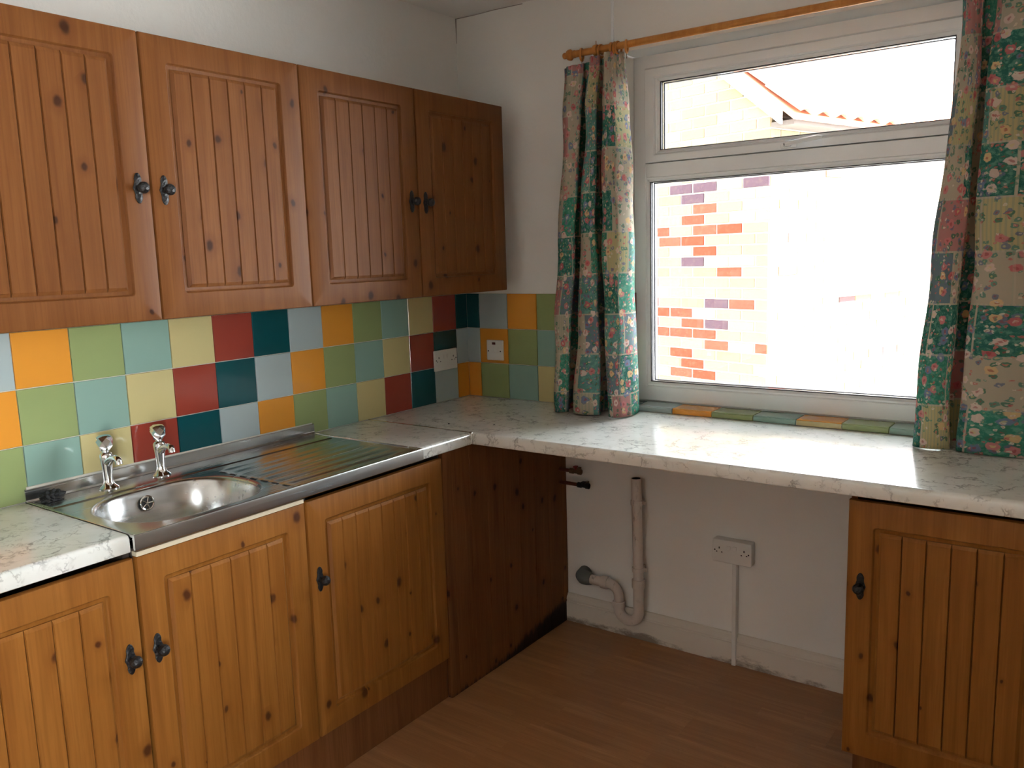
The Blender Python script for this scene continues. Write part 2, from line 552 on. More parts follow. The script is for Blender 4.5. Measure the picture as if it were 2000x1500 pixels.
def tube(bm, pts, rad, n=16, caps=True, mi=0):
    """rad: number or list"""
    pts = [Vector(p) for p in pts]
    R = rad if isinstance(rad, (list, tuple)) else [rad] * len(pts)
    rings = []
    t0 = (pts[1] - pts[0]).normalized()
    up = Vector((0, 0, 1)) if abs(t0.z) < 0.9 else Vector((1, 0, 0))
    u = t0.cross(up).normalized()
    for i, p in enumerate(pts):
        if i == 0:
            t = pts[1] - pts[0]
        elif i == len(pts) - 1:
            t = pts[-1] - pts[-2]
        else:
            t = (pts[i + 1] - pts[i]).normalized() + (pts[i] - pts[i - 1]).normalized()
        t.normalize()
        u = (u - t * u.dot(t)).normalized()
        w = t.cross(u)
        rings.append([bm.verts.new(p + (u * math.cos(2 * PI * k / n) + w * math.sin(2 * PI * k / n)) * R[i]) for k in range(n)])
    for a, b in zip(rings, rings[1:]):
        for k in range(n):
            j = (k + 1) % n
            bm.faces.new((a[k], a[j], b[j], b[k])).material_index = mi
    if caps:
        bm.faces.new(rings[0]).material_index = mi
        bm.faces.new(rings[-1]).material_index = mi
    return bm

def arc(c, r, a0, a1, n, plane='XZ'):
    out = []
    for i in range(n + 1):
        a = a0 + (a1 - a0) * i / n
        if plane == 'XZ':
            out.append((c[0] + r * math.cos(a), c[1], c[2] + r * math.sin(a)))
        else:
            out.append((c[0] + r * math.cos(a), c[1] + r * math.sin(a), c[2]))
    return out

def rrect(x0, x1, z0, z1, r, n=4):
    """rounded rectangle loop, (x, z) points, 4*(n+1) of them"""
    r = max(r, 1e-4)
    pts = []
    for cx, cz, a in ((x1 - r, z1 - r, 0), (x0 + r, z1 - r, PI / 2), (x0 + r, z0 + r, PI), (x1 - r, z0 + r, 1.5 * PI)):
        for i in range(n + 1):
            t = a + PI / 2 * i / n
            pts.append((cx + r * math.cos(t), cz + r * math.sin(t)))
    return pts

def loft(bm, loops, cap0=True, cap1=True, mi=0):
    rings = [[bm.verts.new(p) for p in L] for L in loops]
    n = len(rings[0])
    for a, b in zip(rings, rings[1:]):
        for i in range(n):
            j = (i + 1) % n
            bm.faces.new((a[i], a[j], b[j], b[i])).material_index = mi
    if cap0:
        bm.faces.new(rings[0]).material_index = mi
    if cap1:
        bm.faces.new(rings[-1]).material_index = mi
    return bm

def prism(bm, poly, axis, a0, a1, mi=0):
    """extrude a 2D polygon along an axis; poly gives the two other coordinates in xyz order"""
    def P(p, t):
        return {'x': (t, p[0], p[1]), 'y': (p[0], t, p[1]), 'z': (p[0], p[1], t)}[axis]
    return loft(bm, [[P(p, a0) for p in poly], [P(p, a1) for p in poly]], mi=mi)

FLOOR = -0.022
CEIL = 2.5
XR = 3.15      # right wall
YB = -4.6      # back wall
WX0, WX1, WZ0, WZ1 = 0.772, 1.977, 0.912, 2.245   # window opening

# ------------------------------------------------------------------ room shell
bm = B(-0.15, XR + 0.15, YB - 0.15, 0.30, FLOOR - 0.12, FLOOR - 0.008)
floor = ob('floor', bm, M['floor'], label='worn honey-brown wood laminate floor', kind='structure')
row = 0
y = 0.0
pl_mesh = {}
while y > YB:
    x = -0.35 - (0.41 * (row % 3))
    w = 0.1905
    while x < XR:
        xa, xb = max(x, 0.0), min(x + 1.215, XR)
        if xb - xa > 0.02:
            key = (round(xb - xa, 3))
            if key not in pl_mesh:
                pl_mesh[key] = mesh_of(B(0, xb - xa - 0.0001, -w + 0.0001, 0, -0.008, 0.0, bev=0.0003, seg=1), 'plank', M['floor'])
            ob('plank', pl_mesh[key], None, floor, (xa, y, FLOOR))
        x += 1.215
    y -= w
    row += 1

ceiling = ob('ceiling', B(-0.15, XR + 0.15, YB - 0.15, 0.30, CEIL, CEIL + 0.12), M['ceiling'], kind='structure', label='plain off-white painted ceiling')
wall_left = ob('wall_left', B(-0.15, 0.0, YB - 0.15, 0.30, FLOOR - 0.1, CEIL), M['plaster'], kind='structure', label='off-white painted wall behind the wall cupboards and sink')
bm = bmesh.new()
box(bm, 0.0, WX0, 0.0, 0.30, FLOOR - 0.1, CEIL)
box(bm, WX1, XR + 0.15, 0.0, 0.30, FLOOR - 0.1, CEIL)
box(bm, WX0, WX1, 0.0, 0.30, WZ1, CEIL)
box(bm, WX0, WX1, 0.0, 0.30, FLOOR - 0.1, WZ0 - 0.004)
wall_window = ob('wall_window', bm, M['plaster'], kind='structure', label='off-white painted wall around the window')
# right wall with a glazed door added behind the camera for fill daylight
RY0, RY1, RZ0, RZ1 = -4.1, -3.1, FLOOR + .03, 2.10
bm = bmesh.new()
box(bm, XR, XR + .15, RY1, 0.0, FLOOR - .1, CEIL)
box(bm, XR, XR + .15, YB - .15, RY0, FLOOR - .1, CEIL)
box(bm, XR, XR + .15, RY0, RY1, RZ1, CEIL)
box(bm, XR, XR + .15, RY0, RY1, FLOOR - .1, RZ0)
ob('wall_right', bm, M['plaster'], kind='structure', label='off-white right-hand wall with an added glazed door, out of view')
bm = bmesh.new()
for a in ((RY0, RY0 + .06, RZ0, RZ1), (RY1 - .06, RY1, RZ0, RZ1), (RY0 + .06, RY1 - .06, RZ0, RZ0 + .06), (RY0 + .06, RY1 - .06, RZ1 - .06, RZ1)):
    box(bm, XR + .04, XR + .10, a[0], a[1], a[2], a[3])
ob('added_shade_wall', B(2.64, XR - .0005, -2.3, -.0005, FLOOR, CEIL - .0005), M['plaster'], kind='structure', label='plain off-white block added on the right for shade, out of view')  # unseen block added to keep side daylight off the right-hand cupboard
w2 = ob('fill_door', bm, M['upvc'], kind='structure', label='white framed glazed door added out of view for fill daylight')  # unseen glazed opening added as a second source of daylight
ob('pane', B(XR + .068, XR + .072, RY0 + .06, RY1 - .06, RZ0 + .06, RZ1 - .06), M['glass'], w2)
ob('wall_back', B(0.0, XR, YB - 0.15, YB, FLOOR - 0.1, CEIL), M['plaster'], kind='structure', label='plain off-white rear wall out of view')

ob('added_sunshade', B(XR + .151, XR + 2.7, -4.9, -2.3, 2.30, 2.36), M['white_wood'], kind='structure', label='flat sunshade added outside the fill door, out of view')  # unseen slab added to keep direct sun out of the room
# outside walls of the same house, seen only from outside
ob('wall_outer_left', B(-5.0, -.151, .05, 0.30, FLOOR - .2, CEIL + .12), M['stone'], kind='structure', label='outside wall left of the kitchen, out of view')
ob('wall_outer_right', B(XR + .151, 7.0, .05, 0.30, FLOOR - .2, CEIL + .12), M['stone'], kind='structure', label='outside wall right of the kitchen, out of view')

# hairline crack and old plaster blemish in the ceiling corner
bm = bmesh.new()
tube(bm, [(0.002, -0.001, 2.498), (0.1, -0.001, 2.4965), (0.2, -0.001, 2.498), (0.34, -0.001, 2.4955)], 0.0016, 6)
tube(bm, [(0.0015, -0.0015, 2.499), (0.0015, -0.0015, 2.44), (0.001, -0.001, 2.40)], [0.0035, 0.0018, 0.0008], 6)
ob('crack', bm, M['print'], wall_window)
# thin white strip running down to the pole
ob('trim_1', B(0.736, 0.748, -0.006, -0.0005, 2.262, 2.4985, bev=0.002), M['upvc'], kind='structure', label='thin white strip running from the ceiling to the curtain pole')

# ------------------------------------------------------------------ wall tiles
Z0 = 0.911
P = 0.15
J = 0.0024     # joint
TH = 0.006
tile_meshes = {}
def tile_mesh(w, h, ci):
    key = (round(w, 4), round(h, 4), ci)
    if key not in tile_meshes:
        b = bmesh.new()
        c = 0.0012
        hw, hh = w / 2, h / 2
        loft(b, [[(x, 0.0, z) for x, z in ((-hw, -hh), (hw, -hh), (hw, hh), (-hw, hh))],
                 [(x, -TH + c, z) for x, z in ((-hw, -hh), (hw, -hh), (hw, hh), (-hw, hh))],
                 [(x, -TH, z) for x, z in ((-hw + c, -hh + c), (hw - c, -hh + c), (hw - c, hh - c), (-hw + c, hh - c))]])
        tile_meshes[key] = mesh_of(b, 'tile', TILE[ci])
    return tile_meshes[key]
GD = 0.003     # grout thickness
def tile_l(ya, yb, za, zb, ci):       # on the left wall
    w, h = yb - ya - J, zb - za - J
    dx = random.uniform(-0.0004, 0.0004)
    ob('tile', tile_mesh(w, h, ci), None, wall_left, (GD - 0.0005 + dx, (ya + yb) / 2, (za + zb) / 2), (random.uniform(-.002, .002), random.uniform(-.003, .003), PI / 2 + random.uniform(-.003, .003)))
def tile_w(xa, xb, za, zb, ci, parent=None, y=0.0):       # on the window wall
    w, h = xb - xa - J, zb - za - J
    ob('tile', tile_mesh(w, h, ci), None, parent or wall_window, ((xa + xb) / 2, y - GD + 0.0005 + random.uniform(-.0004, .0004), (za + zb) / 2), (random.uniform(-.003, .003), random.uniform(-.002, .002), random.uniform(-.003, .003)))
HA, HB = 0.0846, 0.0755
ob('grout', B(0.0, GD, -2.75, 0.0, Z0 - 0.001, Z0 + 3 * P), M['grout'], wall_left)
for r in range(3):            # 0 bottom .. 2 top
    base = {2: 6, 1: 0, 0: 1}[r]
    za, zb = Z0 + r * P, Z0 + (r + 1) * P
    tile_l(-HA, -0.0065, za, zb, base)
    for kcol in range(0, 18):
        tile_l(-HA - (kcol + 1) * P, -HA - kcol * P, za, zb, (base - (kcol + 1)) % 7)
bm = bmesh.new()
box(bm, GD, WX0, -GD, 0.0, Z0 - 0.001, Z0 + 3 * P)
box(bm, WX1, 2.632, -GD, 0.0, Z0 - 0.001, Z0 + 3 * P)
box(bm, WX0, WX0 + GD, 0.0, 0.10, Z0 + 0.03, Z0 + 3 * P)
box(bm, WX1 - GD, WX1, 0.0, 0.10, Z0 + 0.03, Z0 + 3 * P)
ob('grout', bm, M['grout'], wall_window)
for r in range(3):
    base = {2: 6, 1: 0, 0: 1}[r]
    za, zb = Z0 + r * P, Z0 + (r + 1) * P
    tile_w(0.0065, HB, za, zb, base)
    for j in range(1, 6):
        xa = HB + (j - 1) * P
        tile_w(xa, min(xa + P, WX0 + 0.004), za, zb, (base + j) % 7)
    for j in range(0, 4):
        xa = WX1 + j * P
        tile_w(xa, xa + P, za, zb, (base + 3 + j) % 7)
    # reveal returns
    ci = {2: 5, 1: 2, 0: 3}[r]
    zlo = za if r else za + 0.03
    ob('tile', tile_mesh(0.10 - J, zb - zlo - J, ci), None, wall_window, (WX0 + GD - 0.0005, 0.049, (zlo + zb) / 2), (0, 0, PI / 2))
    ob('tile', tile_mesh(0.10 - J, zb - zlo - J, ci), None, wall_window, (WX1 - GD + 0.0005, 0.049, (zlo + zb) / 2), (0, 0, -PI / 2))

# ------------------------------------------------------------------ window sill (tiled)
sill = ob('sill', B(WX0, WX1, 0.0005, 0.10, WZ0 - 0.003, 0.926), M['grout'], kind='structure', label='tiled inner window sill in alternating pastel and orange tiles')
sill.name = 'trim_2'
bx = [WX0 + 0.002, 0.830, 0.980, 1.136, 1.292, 1.444, 1.595, 1.744, 1.894, WX1 - 0.002]
top = [6, 0, 1, 2, 3, 1, 2, 3, 4]
frt = [6, 0, 1, 2, 3, 4, 2, 3, 4]
for i in range(9):
    w = bx[i + 1] - bx[i]
    ob('tile', tile_mesh(w - J, 0.098 - J, top[i]), None, sill, ((bx[i] + bx[i + 1]) / 2, 0.046, 0.9255), (-PI / 2 + random.uniform(-.004, .004), 0, 0))
    ob('tile', tile_mesh(w - J, 0.0185 - J * 0.4, frt[i]), None, sill, ((bx[i] + bx[i + 1]) / 2, 0.001, 0.9195), (0, 0, 0))

# ------------------------------------------------------------------ window
FY = 0.100
win = bpy.data.objects.new('window_1', None)
win.location = (WX0, FY, WZ0)
link(win, None, 'white upvc kitchen window with a top-hung opener above a large fixed pane', None, None, 'structure')
def wob(name, bm, mat, **k):
    o = ob(name, bm, mat, win, **k)
    o.matrix_parent_inverse = Matrix.Translation(win.location).inverted()
    return o
def bar_frame(x0, x1, z0, z1, wl, wr, wb, wt, y0, y1, bev=0.004):
    """mitred rectangular frame as one loft"""
    b = bmesh.new()
    def rect(ix, iz, ex, ez, yy):
        return [(ix, yy, iz), (ex, yy, iz), (ex, yy, ez), (ix, yy, ez)]
    loops = [rect(x0, z0, x1, z1, y1), rect(x0, z0, x1, z1, y0 + bev * .3), rect(x0 + bev * .3, z0 + bev * .3, x1 - bev * .3, z1 - bev * .3, y0),
             rect(x0 + wl - bev, z0 + wb - bev, x1 - wr + bev, z1 - wt + bev, y0),
             rect(x0 + wl, z0 + wb, x1 - wr, z1 - wt, y0 + bev),
             rect(x0 + wl, z0 + wb, x1 - wr, z1 - wt, y1)]
    loft(b, loops, False, False)
    n = 4
    b.verts.ensure_lookup_table()
    a = [b.verts[i] for i in range(4)]
    c = [b.verts[20 + i] for i in range(4)]
    for i in range(4):
        j = (i + 1) % 4
        b.faces.new((a[i], a[j], c[j], c[i]))
    return b
fz0, fz1 = 0.935, 2.240
TR0, TR1 = 1.797, 1.848          # transom
fr = wob('frame', bar_frame(WX0 + .002, WX1 - .002, fz0, fz1, .050, .050, .058, .048, FY, FY + .068), M['upvc'])
wob('sill_profile', B(WX0 + .002, WX1 - .002, FY + 0.012, FY + 0.19, fz0 - 0.024, fz0), M['upvc'])
wob('transom', B(WX0 + .050, WX1 - .050, FY + .001, FY + .066, TR0, TR1, bev=.003), M['upvc'])
sa = (0.8255, 1.9235, 1.8505, 2.1885)
wob('rebate', bar_frame(.820, 1.929, 1.846, 2.194, .012, .012, .012, .012, FY + .036, FY + .060, .001), M['gasket'])
sash = wob('opener_sash', bar_frame(sa[0], sa[1], sa[2], sa[3], .040, .040, .030, .034, FY - .012, FY + .045, .005), M['upvc'], label='white top-hung opener frame')
wob('glazing_bead', bar_frame(.863, 1.886, 1.881, 2.157, .017, .017, .013, .014, FY - .004, FY + .02, .009), M['upvc'])
wob('glazing_bead', bar_frame(.821, 1.928, .992, 1.798, .012, .012, .016, .017, FY + .006, FY + .03, .008), M['upvc'])
g1 = wob('gasket', bar_frame(.879, 1.870, 1.893, 2.144, .004, .004, .004, .004, FY + .008, FY + .026, .001), M['gasket'])
g2 = wob('gasket', bar_frame(.832, 1.917, 1.007, 1.782, .004, .004, .004, .004, FY + .016, FY + .034, .001), M['gasket'])
# dark glazing spacer of the double glazing
wob('spacer', bar_frame(.8835, 1.8665, 1.8965, 2.1405, .005, .005, .004, .004, FY + .030, FY + .044, .001), M['gasket'])
wob('spacer', bar_frame(.8365, 1.9135, 1.0105, 1.7785, .005, .005, .004, .004, FY + .038, FY + .052, .001), M['gasket'])
wob('pane', B(.875, 1.874, FY + .026, FY + .029, 1.889, 2.148), M['glass'])
wob('pane', B(.828, 1.921, FY + .034, FY + .037, 1.003, 1.786), M['glass'])
# handle on the opener
bm = bmesh.new()
box(bm, 1.345, 1.400, FY - .022, FY - .012, 1.853, 1.871, bev=.004)
box(bm, 1.356, 1.384, FY - .034, FY - .022, 1.857, 1.869, bev=.004)
tube(bm, [(1.368, FY - .038, 1.865), (1.40, FY - .046, 1.868), (1.44, FY - .050, 1.872), (1.475, FY - .048, 1.876), (1.489, FY - .042, 1.876)], [.0075, .0075, .0075, .0078, .005], 12)
hd = wob('handle', bm, M['upvc'], smooth=40, label='white window handle')
wob('keyhole', B(1.362, 1.371, FY - .0425, FY - .034, 1.861, 1.869, bev=.001), M['dark_slot'])

# ------------------------------------------------------------------ cabinets
def knob_mesh():
    b = bmesh.new()
    # oval back plate with two petals (front is -Y)
    pts = []
    for i in range(28):
        a = 2 * PI * i / 28
        z = 0.0375 * math.sin(a)
        waist = 1.0 - 0.30 * math.exp(-((abs(z) - 0.013) / 0.006) ** 2)
        pts.append((0.0125 * math.cos(a) * waist * (1 + .15 * math.exp(-(z / .01) ** 2)), z))
    loft(b, [[(x, 0.0, z) for x, z in pts], [(x, -.0022, z) for x, z in pts], [(x * .82, -.0034, z * .93) for x, z in pts]])
    prof = [(0.0, -.002), (.0085, -.002), (.0075, -.008), (.0068, -.012), (.009, -.015), (.0125, -.0185), (.0145, -.0235), (.0142, -.028), (.0118, -.033), (.0075, -.0362), (.003, -.0375), (0.0, -.0378)]
    lathe(b, prof, 18, 'Y')
    me = mesh_of(b, 'knob', M['iron'], 50)
    return me
KNOB = knob_mesh()

def door_mesh(w, h, f, mat, t=0.019):
    """local: x 0..w, z 0..h, front face y=0 towards -y; f=(left,right,bottom,top) recess margins"""
    b = bmesh.new()
    fl, frr, fb, ft = f
    L = lambda x0, x1, z0, z1, r, y: [(x, y, z) for x, z in rrect(x0, x1, z0, z1, r, 4)]
    loops = [L(0.001, w - .001, 0.001, h - .001, .001, t), L(0, w, 0, h, .0015, t - .001), L(0, w, 0, h, .0015, .005), L(.0014, w - .0014, .0014, h - .0014, .002, .0015), L(.005, w - .005, .005, h - .005, .004, 0.0)]
    x0, x1, z0, z1 = fl, w - frr, fb, h - ft
    loops += [L(x0, x1, z0, z1, .010, 0.0), L(x0 + .0015, x1 - .0015, z0 + .0015, z1 - .0015, .009, .0012), L(x0 + .004, x1 - .004, z0 + .004, z1 - .004, .007, .0072), L(x0 + .007, x1 - .007, z0 + .007, z1 - .007, .006, .0085)]
    loft(b, loops)
    return mesh_of(b, 'door', M[mat], 35)

PLK = {}
def plank_mesh(w, h, left, right, mat):
    key = (round(w, 4), round(h, 4), left, right, mat)
    if key not in PLK:
        b = bmesh.new()
        cl, cr, e = (.008 if left else .0018), (.008 if right else .0018), .009
        g = .0007
        loft(b, [[(g, .0087, 0), (w - g, .0087, 0), (w - g, .0087, h), (g, .0087, h)],
                 [(g, .0038 if not left else .0075, 0.0), (w - g, .0038 if not right else .0075, 0.0), (w - g, .0038 if not right else .0075, h), (g, .0038 if not left else .0075, h)],
                 [(g + cl, .0006, e), (w - g - cr, .0006, e), (w - g - cr, .0006, h - e), (g + cl, .0006, h - e)]])
        PLK[key] = mesh_of(b, 'plank', M[mat])
    return PLK[key]

DOORS = {}
def add_door(parent, x, z, w, h, knob_x, knob_z, n, m=.064, side=.067, front=0.0, mat='pine'):
    """door at local (x, front, z)"""
    key = (round(w, 4), round(h, 4), mat)
    if key not in DOORS:
        DOORS[key] = door_mesh(w, h, (side, side, m, m), mat)
    d = ob('door', DOORS[key], None, parent, (x, front, z))
    ch = .014
    pw = (w - 2 * side - 2 * ch) / n
    ph = h - 2 * m - 2 * ch
    for i in range(n):
        ob('plank', plank_mesh(pw, ph, i == 0, i == n - 1, mat), None, d, (side + ch + i * pw, 0, m + ch))
    ob('knob', KNOB, None, d, (knob_x, 0.0, knob_z), label='black wrought iron knob')
    return d

def carcass(w, d0, d1, h, t=0.016, top=True):
    """open-backed box: x 0..w, y d0 (front)..d1 (back), z 0..h"""
    b = bmesh.new()
    box(b, 0, t, d0, d1, 0, h)
    box(b, w - t, w, d0, d1, 0, h)
    box(b, t, w - t, d0, d1, 0, t)
    if top:
        box(b, t, w - t, d0, d1, h - t, h)
    box(b, t, w - t, d1 - .006, d1, t, h - (t if top else 0))
    box(b, t, w - t, d0 + .03, d1 - .006, h * .5, h * .5 + t)
    return b

# wall cupboards: local x runs along world +y, front faces +x
UZ0, UZ1, UX = 1.382, 2.094, 0.320
def wall_cabinet(y0, y1, ysplit, label, n0, n1):
    c = thing('wall_cabinet', label, 'cupboard', (0.0, y0, UZ0), PI / 2, 'pine wall cupboards')
    w, h = y1 - y0, UZ1 - UZ0
    ob('body', carcass(w, -UX + .0205, -0.002, h), M['pine_raw'], c)
    s = ysplit - y0
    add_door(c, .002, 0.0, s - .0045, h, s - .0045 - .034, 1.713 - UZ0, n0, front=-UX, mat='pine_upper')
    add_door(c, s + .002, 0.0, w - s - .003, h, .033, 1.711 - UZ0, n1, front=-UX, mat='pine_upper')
    return c
wall_cabinet(-2.142, -1.1405, -1.6414, 'left-hand double pine wall cupboard, above the sink', 6, 6)
wall_cabinet(-1.1395, -0.128, -0.636, 'right-hand double pine wall cupboard, nearest the window wall', 6, 6)
# a further cupboard running on out of frame
wall_cabinet(-3.145, -2.143, -2.643, 'pine wall cupboard at the left edge, mostly out of frame', 6, 6)

BZ0, BZ1, BX = 0.132, 0.849, 0.502
def base_cabinet(y0, y1, label, n, knob_left, cream=False, wood_top=False):
    c = thing('base_cabinet', label, 'cupboard', (0.0, y0, FLOOR), PI / 2, 'pine base cupboards')
    w = y1 - y0
    z0 = BZ0 - FLOOR
    h = BZ1 - BZ0
    b = carcass(w - .002, -BX + .0215, -0.004, .866 - BZ0, top=False)
    for v in b.verts:
        v.co.z += z0
        v.co.x += .001
    ob('body', b, M['shade_dark'], c)  # near-black body paints in the dark void behind the doors
    if cream:
        ob('top_rail', B(.004, w - .004, -BX - .001 + .002, -BX + .021, BZ1 - FLOOR + .0005, BZ1 - FLOOR + .0115), M['carcass'], c, label='cream edge strip')
    kx = .031 if knob_left else w - .006 - .031
    add_door(c, .003, z0, w - .006, h, kx, .612 - BZ0, n, m=.066, side=.062, front=-BX)
    return c
base_cabinet(-2.392, -1.8835, 'pine base cupboard under the left worktop, black knob at its right edge', 6, False)
base_cabinet(-1.8815, -1.3745, 'pine base cupboard under the sink bowl with cream strip over its door', 6, True, cream=True)
base_cabinet(-1.3735, -0.7815, 'wide pine base cupboard under the sink drainer', 8, True)
base_cabinet(-2.902, -2.394, 'pine base cupboard at the left edge, mostly out of frame', 6, True)

# kickboard
ob('kickboard', B(.470, .484, -2.90, -0.783, FLOOR, BZ0 - .004, bev=.001, seg=1), M['pine_raw'], label='brown pine kickboard below the left-hand base cupboards', cat='kickboard')

# boarded end panel facing the gap under the worktop
ep = thing('end_panel', 'dark pine tongue-and-groove panel closing the corner under the worktop', 'panel', (.482, -.7795, FLOOR), PI / 2)
edges = [-.7795, -.733, -.635, -.538, -.438, -.338, -.238, -.138, -.038, -.004]
for i, (a, b_) in enumerate(zip(edges, edges[1:])):
    w = b_ - a
    dy = random.uniform(-.0006, .0006)
    b = bmesh.new()
    h = .866 - FLOOR
    cc = .0014
    loft(b, [[(0, 0, 0), (w, 0, 0), (w, 0, h), (0, 0, h)], [(0, -.0175, 0), (w, -.0175, 0), (w, -.0175, h), (0, -.0175, h)],
             [(cc, -.019, 0), (w - cc, -.019, 0), (w - cc, -.019, h), (cc, -.019, h)]])
    ob('plank', b, M['pine_mould'], ep, (a + .7795, dy, 0))

# right-hand base cupboard, front towards -y
c = thing('base_cabinet', 'pine base cupboard at the right end under the window worktop', 'cupboard', (1.772, -0.600, FLOOR), 0.0, 'pine base cupboards')
w = .50
b = carcass(w - .004, .0215, .57, .866 - BZ0, top=False)
for v in b.verts:
    v.co.z += BZ0 - FLOOR
    v.co.x += .002
ob('body', b, M['pine_raw'], c)
add_door(c, 0.0, BZ0 - FLOOR - .012, w, BZ1 - BZ0 + .012, .036, .613 - BZ0 + .012, 6, m=.068, side=.063)
ob('kickboard', B(0.02, w, .05, .064, 0, BZ0 - FLOOR - .014), M['pine_raw'], c)
# ------------------------------------------------------------------ worktops
WT0, WT1 = 0.868, 0.910
def wt_profile(depth, r=.012):
    """front edge rounded; returns (d, z): d=0 wall side, d=depth front"""
    pts = [(0.0, WT0), (depth - .004, WT0), (depth - .001, WT0 + .002), (depth, WT0 + .006)]
    for i in range(7):
        a = PI / 2 * i / 6
        pts.append((depth - r + r * math.cos(a), WT1 - r + r * math.sin(a)))
    pts.append((0.0, WT1))
    return pts
WF = 0.632
wt = thing('worktop', 'long white marble-effect worktop under the window', 'worktop', (0.0, 0.0, WT0))
bm = bmesh.new()
prism(bm, [(-(d) - .0065, z - WT0) for d, z in wt_profile(WF - .0065)], 'x', 0.0065, 2.632)
ob('top', bm, M['marble'], wt, smooth=30)
ob('join_strip', B(0.0065, .512, -WF - .0005 - .003, -WF - .0005 + .006, WT1 - WT0 - .001, WT1 - WT0 + .0014, bev=.0006, seg=1), M['alu'], wt, label='thin metal joining strip')
ob('corner_trim', B(.505, .5165, -WF - .0045, -WF + .004, .001, WT1 - WT0 + .001, bev=.002), M['alu'], wt)
def left_worktop(y0, y1, label):
    b = bmesh.new()
    prism(b, [(d + .0065, z) for d, z in wt_profile(.513 - .0065)], 'y', y0, y1)
    bmesh.ops.translate(b, vec=(0, -(y0), -WT0), verts=b.verts[:])
    return ob('worktop', b, M['marble'], None, (0, y0, WT0), smooth=30, label=label, cat='worktop')
left_worktop(-.905, -WF - .004, 'short white marble-effect worktop piece between sink drainer and corner')
left_worktop(-2.90, -1.897, 'white marble-effect worktop left of the sink')
# small dark specks lying on the worktop
for (x, y_, s), lab in zip(((.343, -.553, 1.0), (.502, -.486, .8)), ('tiny dark crumb on the worktop by the corner joint', 'tiny dark crumb on the worktop nearer the window')):
    b = bmesh.new()
    bmesh.ops.create_icosphere(b, subdivisions=1, radius=.004 * s)
    for v in b.verts:
        v.co = Vector((v.co.x * random.uniform(.8, 1.5), v.co.y * random.uniform(.7, 1.2), max(v.co.z * .6, -.0015)))
    ob('crumb', b, M['black'], None, (x, y_, WT1 + .0016), label=lab, cat='crumb')

# ------------------------------------------------------------------ sink
SY0, SY1, SX1, SZ = -1.8955, -.9065, .532, .910
sink = thing('sink', 'stainless steel inset sink with oval bowl and ribbed drainer', 'sink', (0.0, SY0, SZ))
SLEN = SY1 - SY0
def sy(y):
    return y - SY0
bm = bmesh.new()
# bowl deck, bowl
bx0, bx1, by0, by1 = .158, .492, sy(-1.850), sy(-1.440)
split = sy(-1.425)
def L2(x0, x1, y0, y1, r, z, n=10):
    return [(x, y, z) for x, y in rrect(x0, x1, y0, y1, r, n)]
outer = L2(.014, SX1 - .006, .006, split, .0005, 0.0)
loops = [outer, L2(bx0 - .010, bx1 + .010, by0 - .010, by1 + .010, .150, -.0008), L2(bx0, bx1, by0, by1, .142, -.003), L2(bx0 + .006, bx1 - .006, by0 + .006, by1 - .006, .138, -.012),
         L2(bx0 + .016, bx1 - .016, by0 + .016, by1 - .016, .13, -.10), L2(bx0 + .022, bx1 - .022, by0 + .022, by1 - .022, .125, -.145), L2(bx0 + .040, bx1 - .040, by0 + .040, by1 - .040, .11, -.162), L2(bx0 + .10, bx1 - .10, by0 + .12, by1 - .12, .06, -.168)]
loft(bm, loops, False, True)
ob('bowl', bm, M['steel'], sink, smooth=50)
# drainer with ribs running along its length
bm = bmesh.new()
nx, ny = 90, 40
gx = [.014 + (SX1 - .006 - .014) * i / nx for i in range(nx + 1)]
gy = [split + (sy(SY1) - .006 - split) * j / ny for j in range(ny + 1)]
vv = []
for j, yy in enumerate(gy):
    rowv = []
    t = (yy - split) / (gy[-1] - split)
    fade = min(1, max(0, (t - .01) / .05)) * min(1, max(0, (.93 - t) / .12))
    for i, xx in enumerate(gx):
        # ribs fan out slightly towards the far end
        cxr = .345
        xs = cxr + (xx - cxr) / (1 + .10 * t)
        zz = 0.0
        if .185 < xs < .515:
            ph = (xs - .20) / .0495
            zz = -.0042 * fade * (0.5 - 0.5 * math.cos(2 * PI * ph)) ** 1.6
        # shallow fall towards the bowl
        inside = min(1, max(0, (xs - .175) / .02)) * min(1, max(0, (.520 - xs) / .012))
        zz -= .004 * inside * (1 - t) * min(1, t / .04)
        rowv.append(bm.verts.new((xx, yy, zz)))
    vv.append(rowv)
for j in range(ny):
    for i in range(nx):
        bm.faces.new((vv[j][i], vv[j][i + 1], vv[j + 1][i + 1], vv[j + 1][i]))
ob('drainer', bm, M['steel'], sink, smooth=60)
# dark slots where the drainer channels meet the bowl edge
for i in range(7):
    x = .205 + .0475 * i
    bm = B(x - .013, x + .013, split - .0035, split + .0035, -.0014, .0006, bev=.0005, seg=1)
    ob('slot', bm, M['black'], sink, (0, 0, 0), (0, 0, 0))
# rim: raised lip at both ends and apron in front
bm = bmesh.new()
prism(bm, [(SX1 - .006, 0.0), (SX1 - .004, .0022), (SX1 - .001, .0015), (SX1, -.002), (SX1, -.034), (SX1 - .002, -.0365), (SX1 - .006, -.0365), (SX1 - .0085, -.030), (SX1 - .0085, -.003)], 'y', 0.0, SLEN)
ob('apron', bm, M['steel'], sink, smooth=30)
ob('end_lip', B(.0065, SX1 - .004, 0.0005, .006, -.006, .0028, bev=.0012, seg=1), M['steel'], sink)
ob('end_lip', B(.0065, SX1 - .004, SLEN - .006, SLEN - .0005, -.006, .0028, bev=.0012, seg=1), M['steel'], sink)
bm = bmesh.new()
prism(bm, [(.0065, -.004), (.0065, .0345), (.009, .0355), (.012, .0335), (.0135, .006), (.017, .001), (.022, 0.0), (.022, -.004)], 'y', 0.0005, SLEN - .0005)
ob('upstand', bm, M['steel'], sink, smooth=30)
bm = bmesh.new()
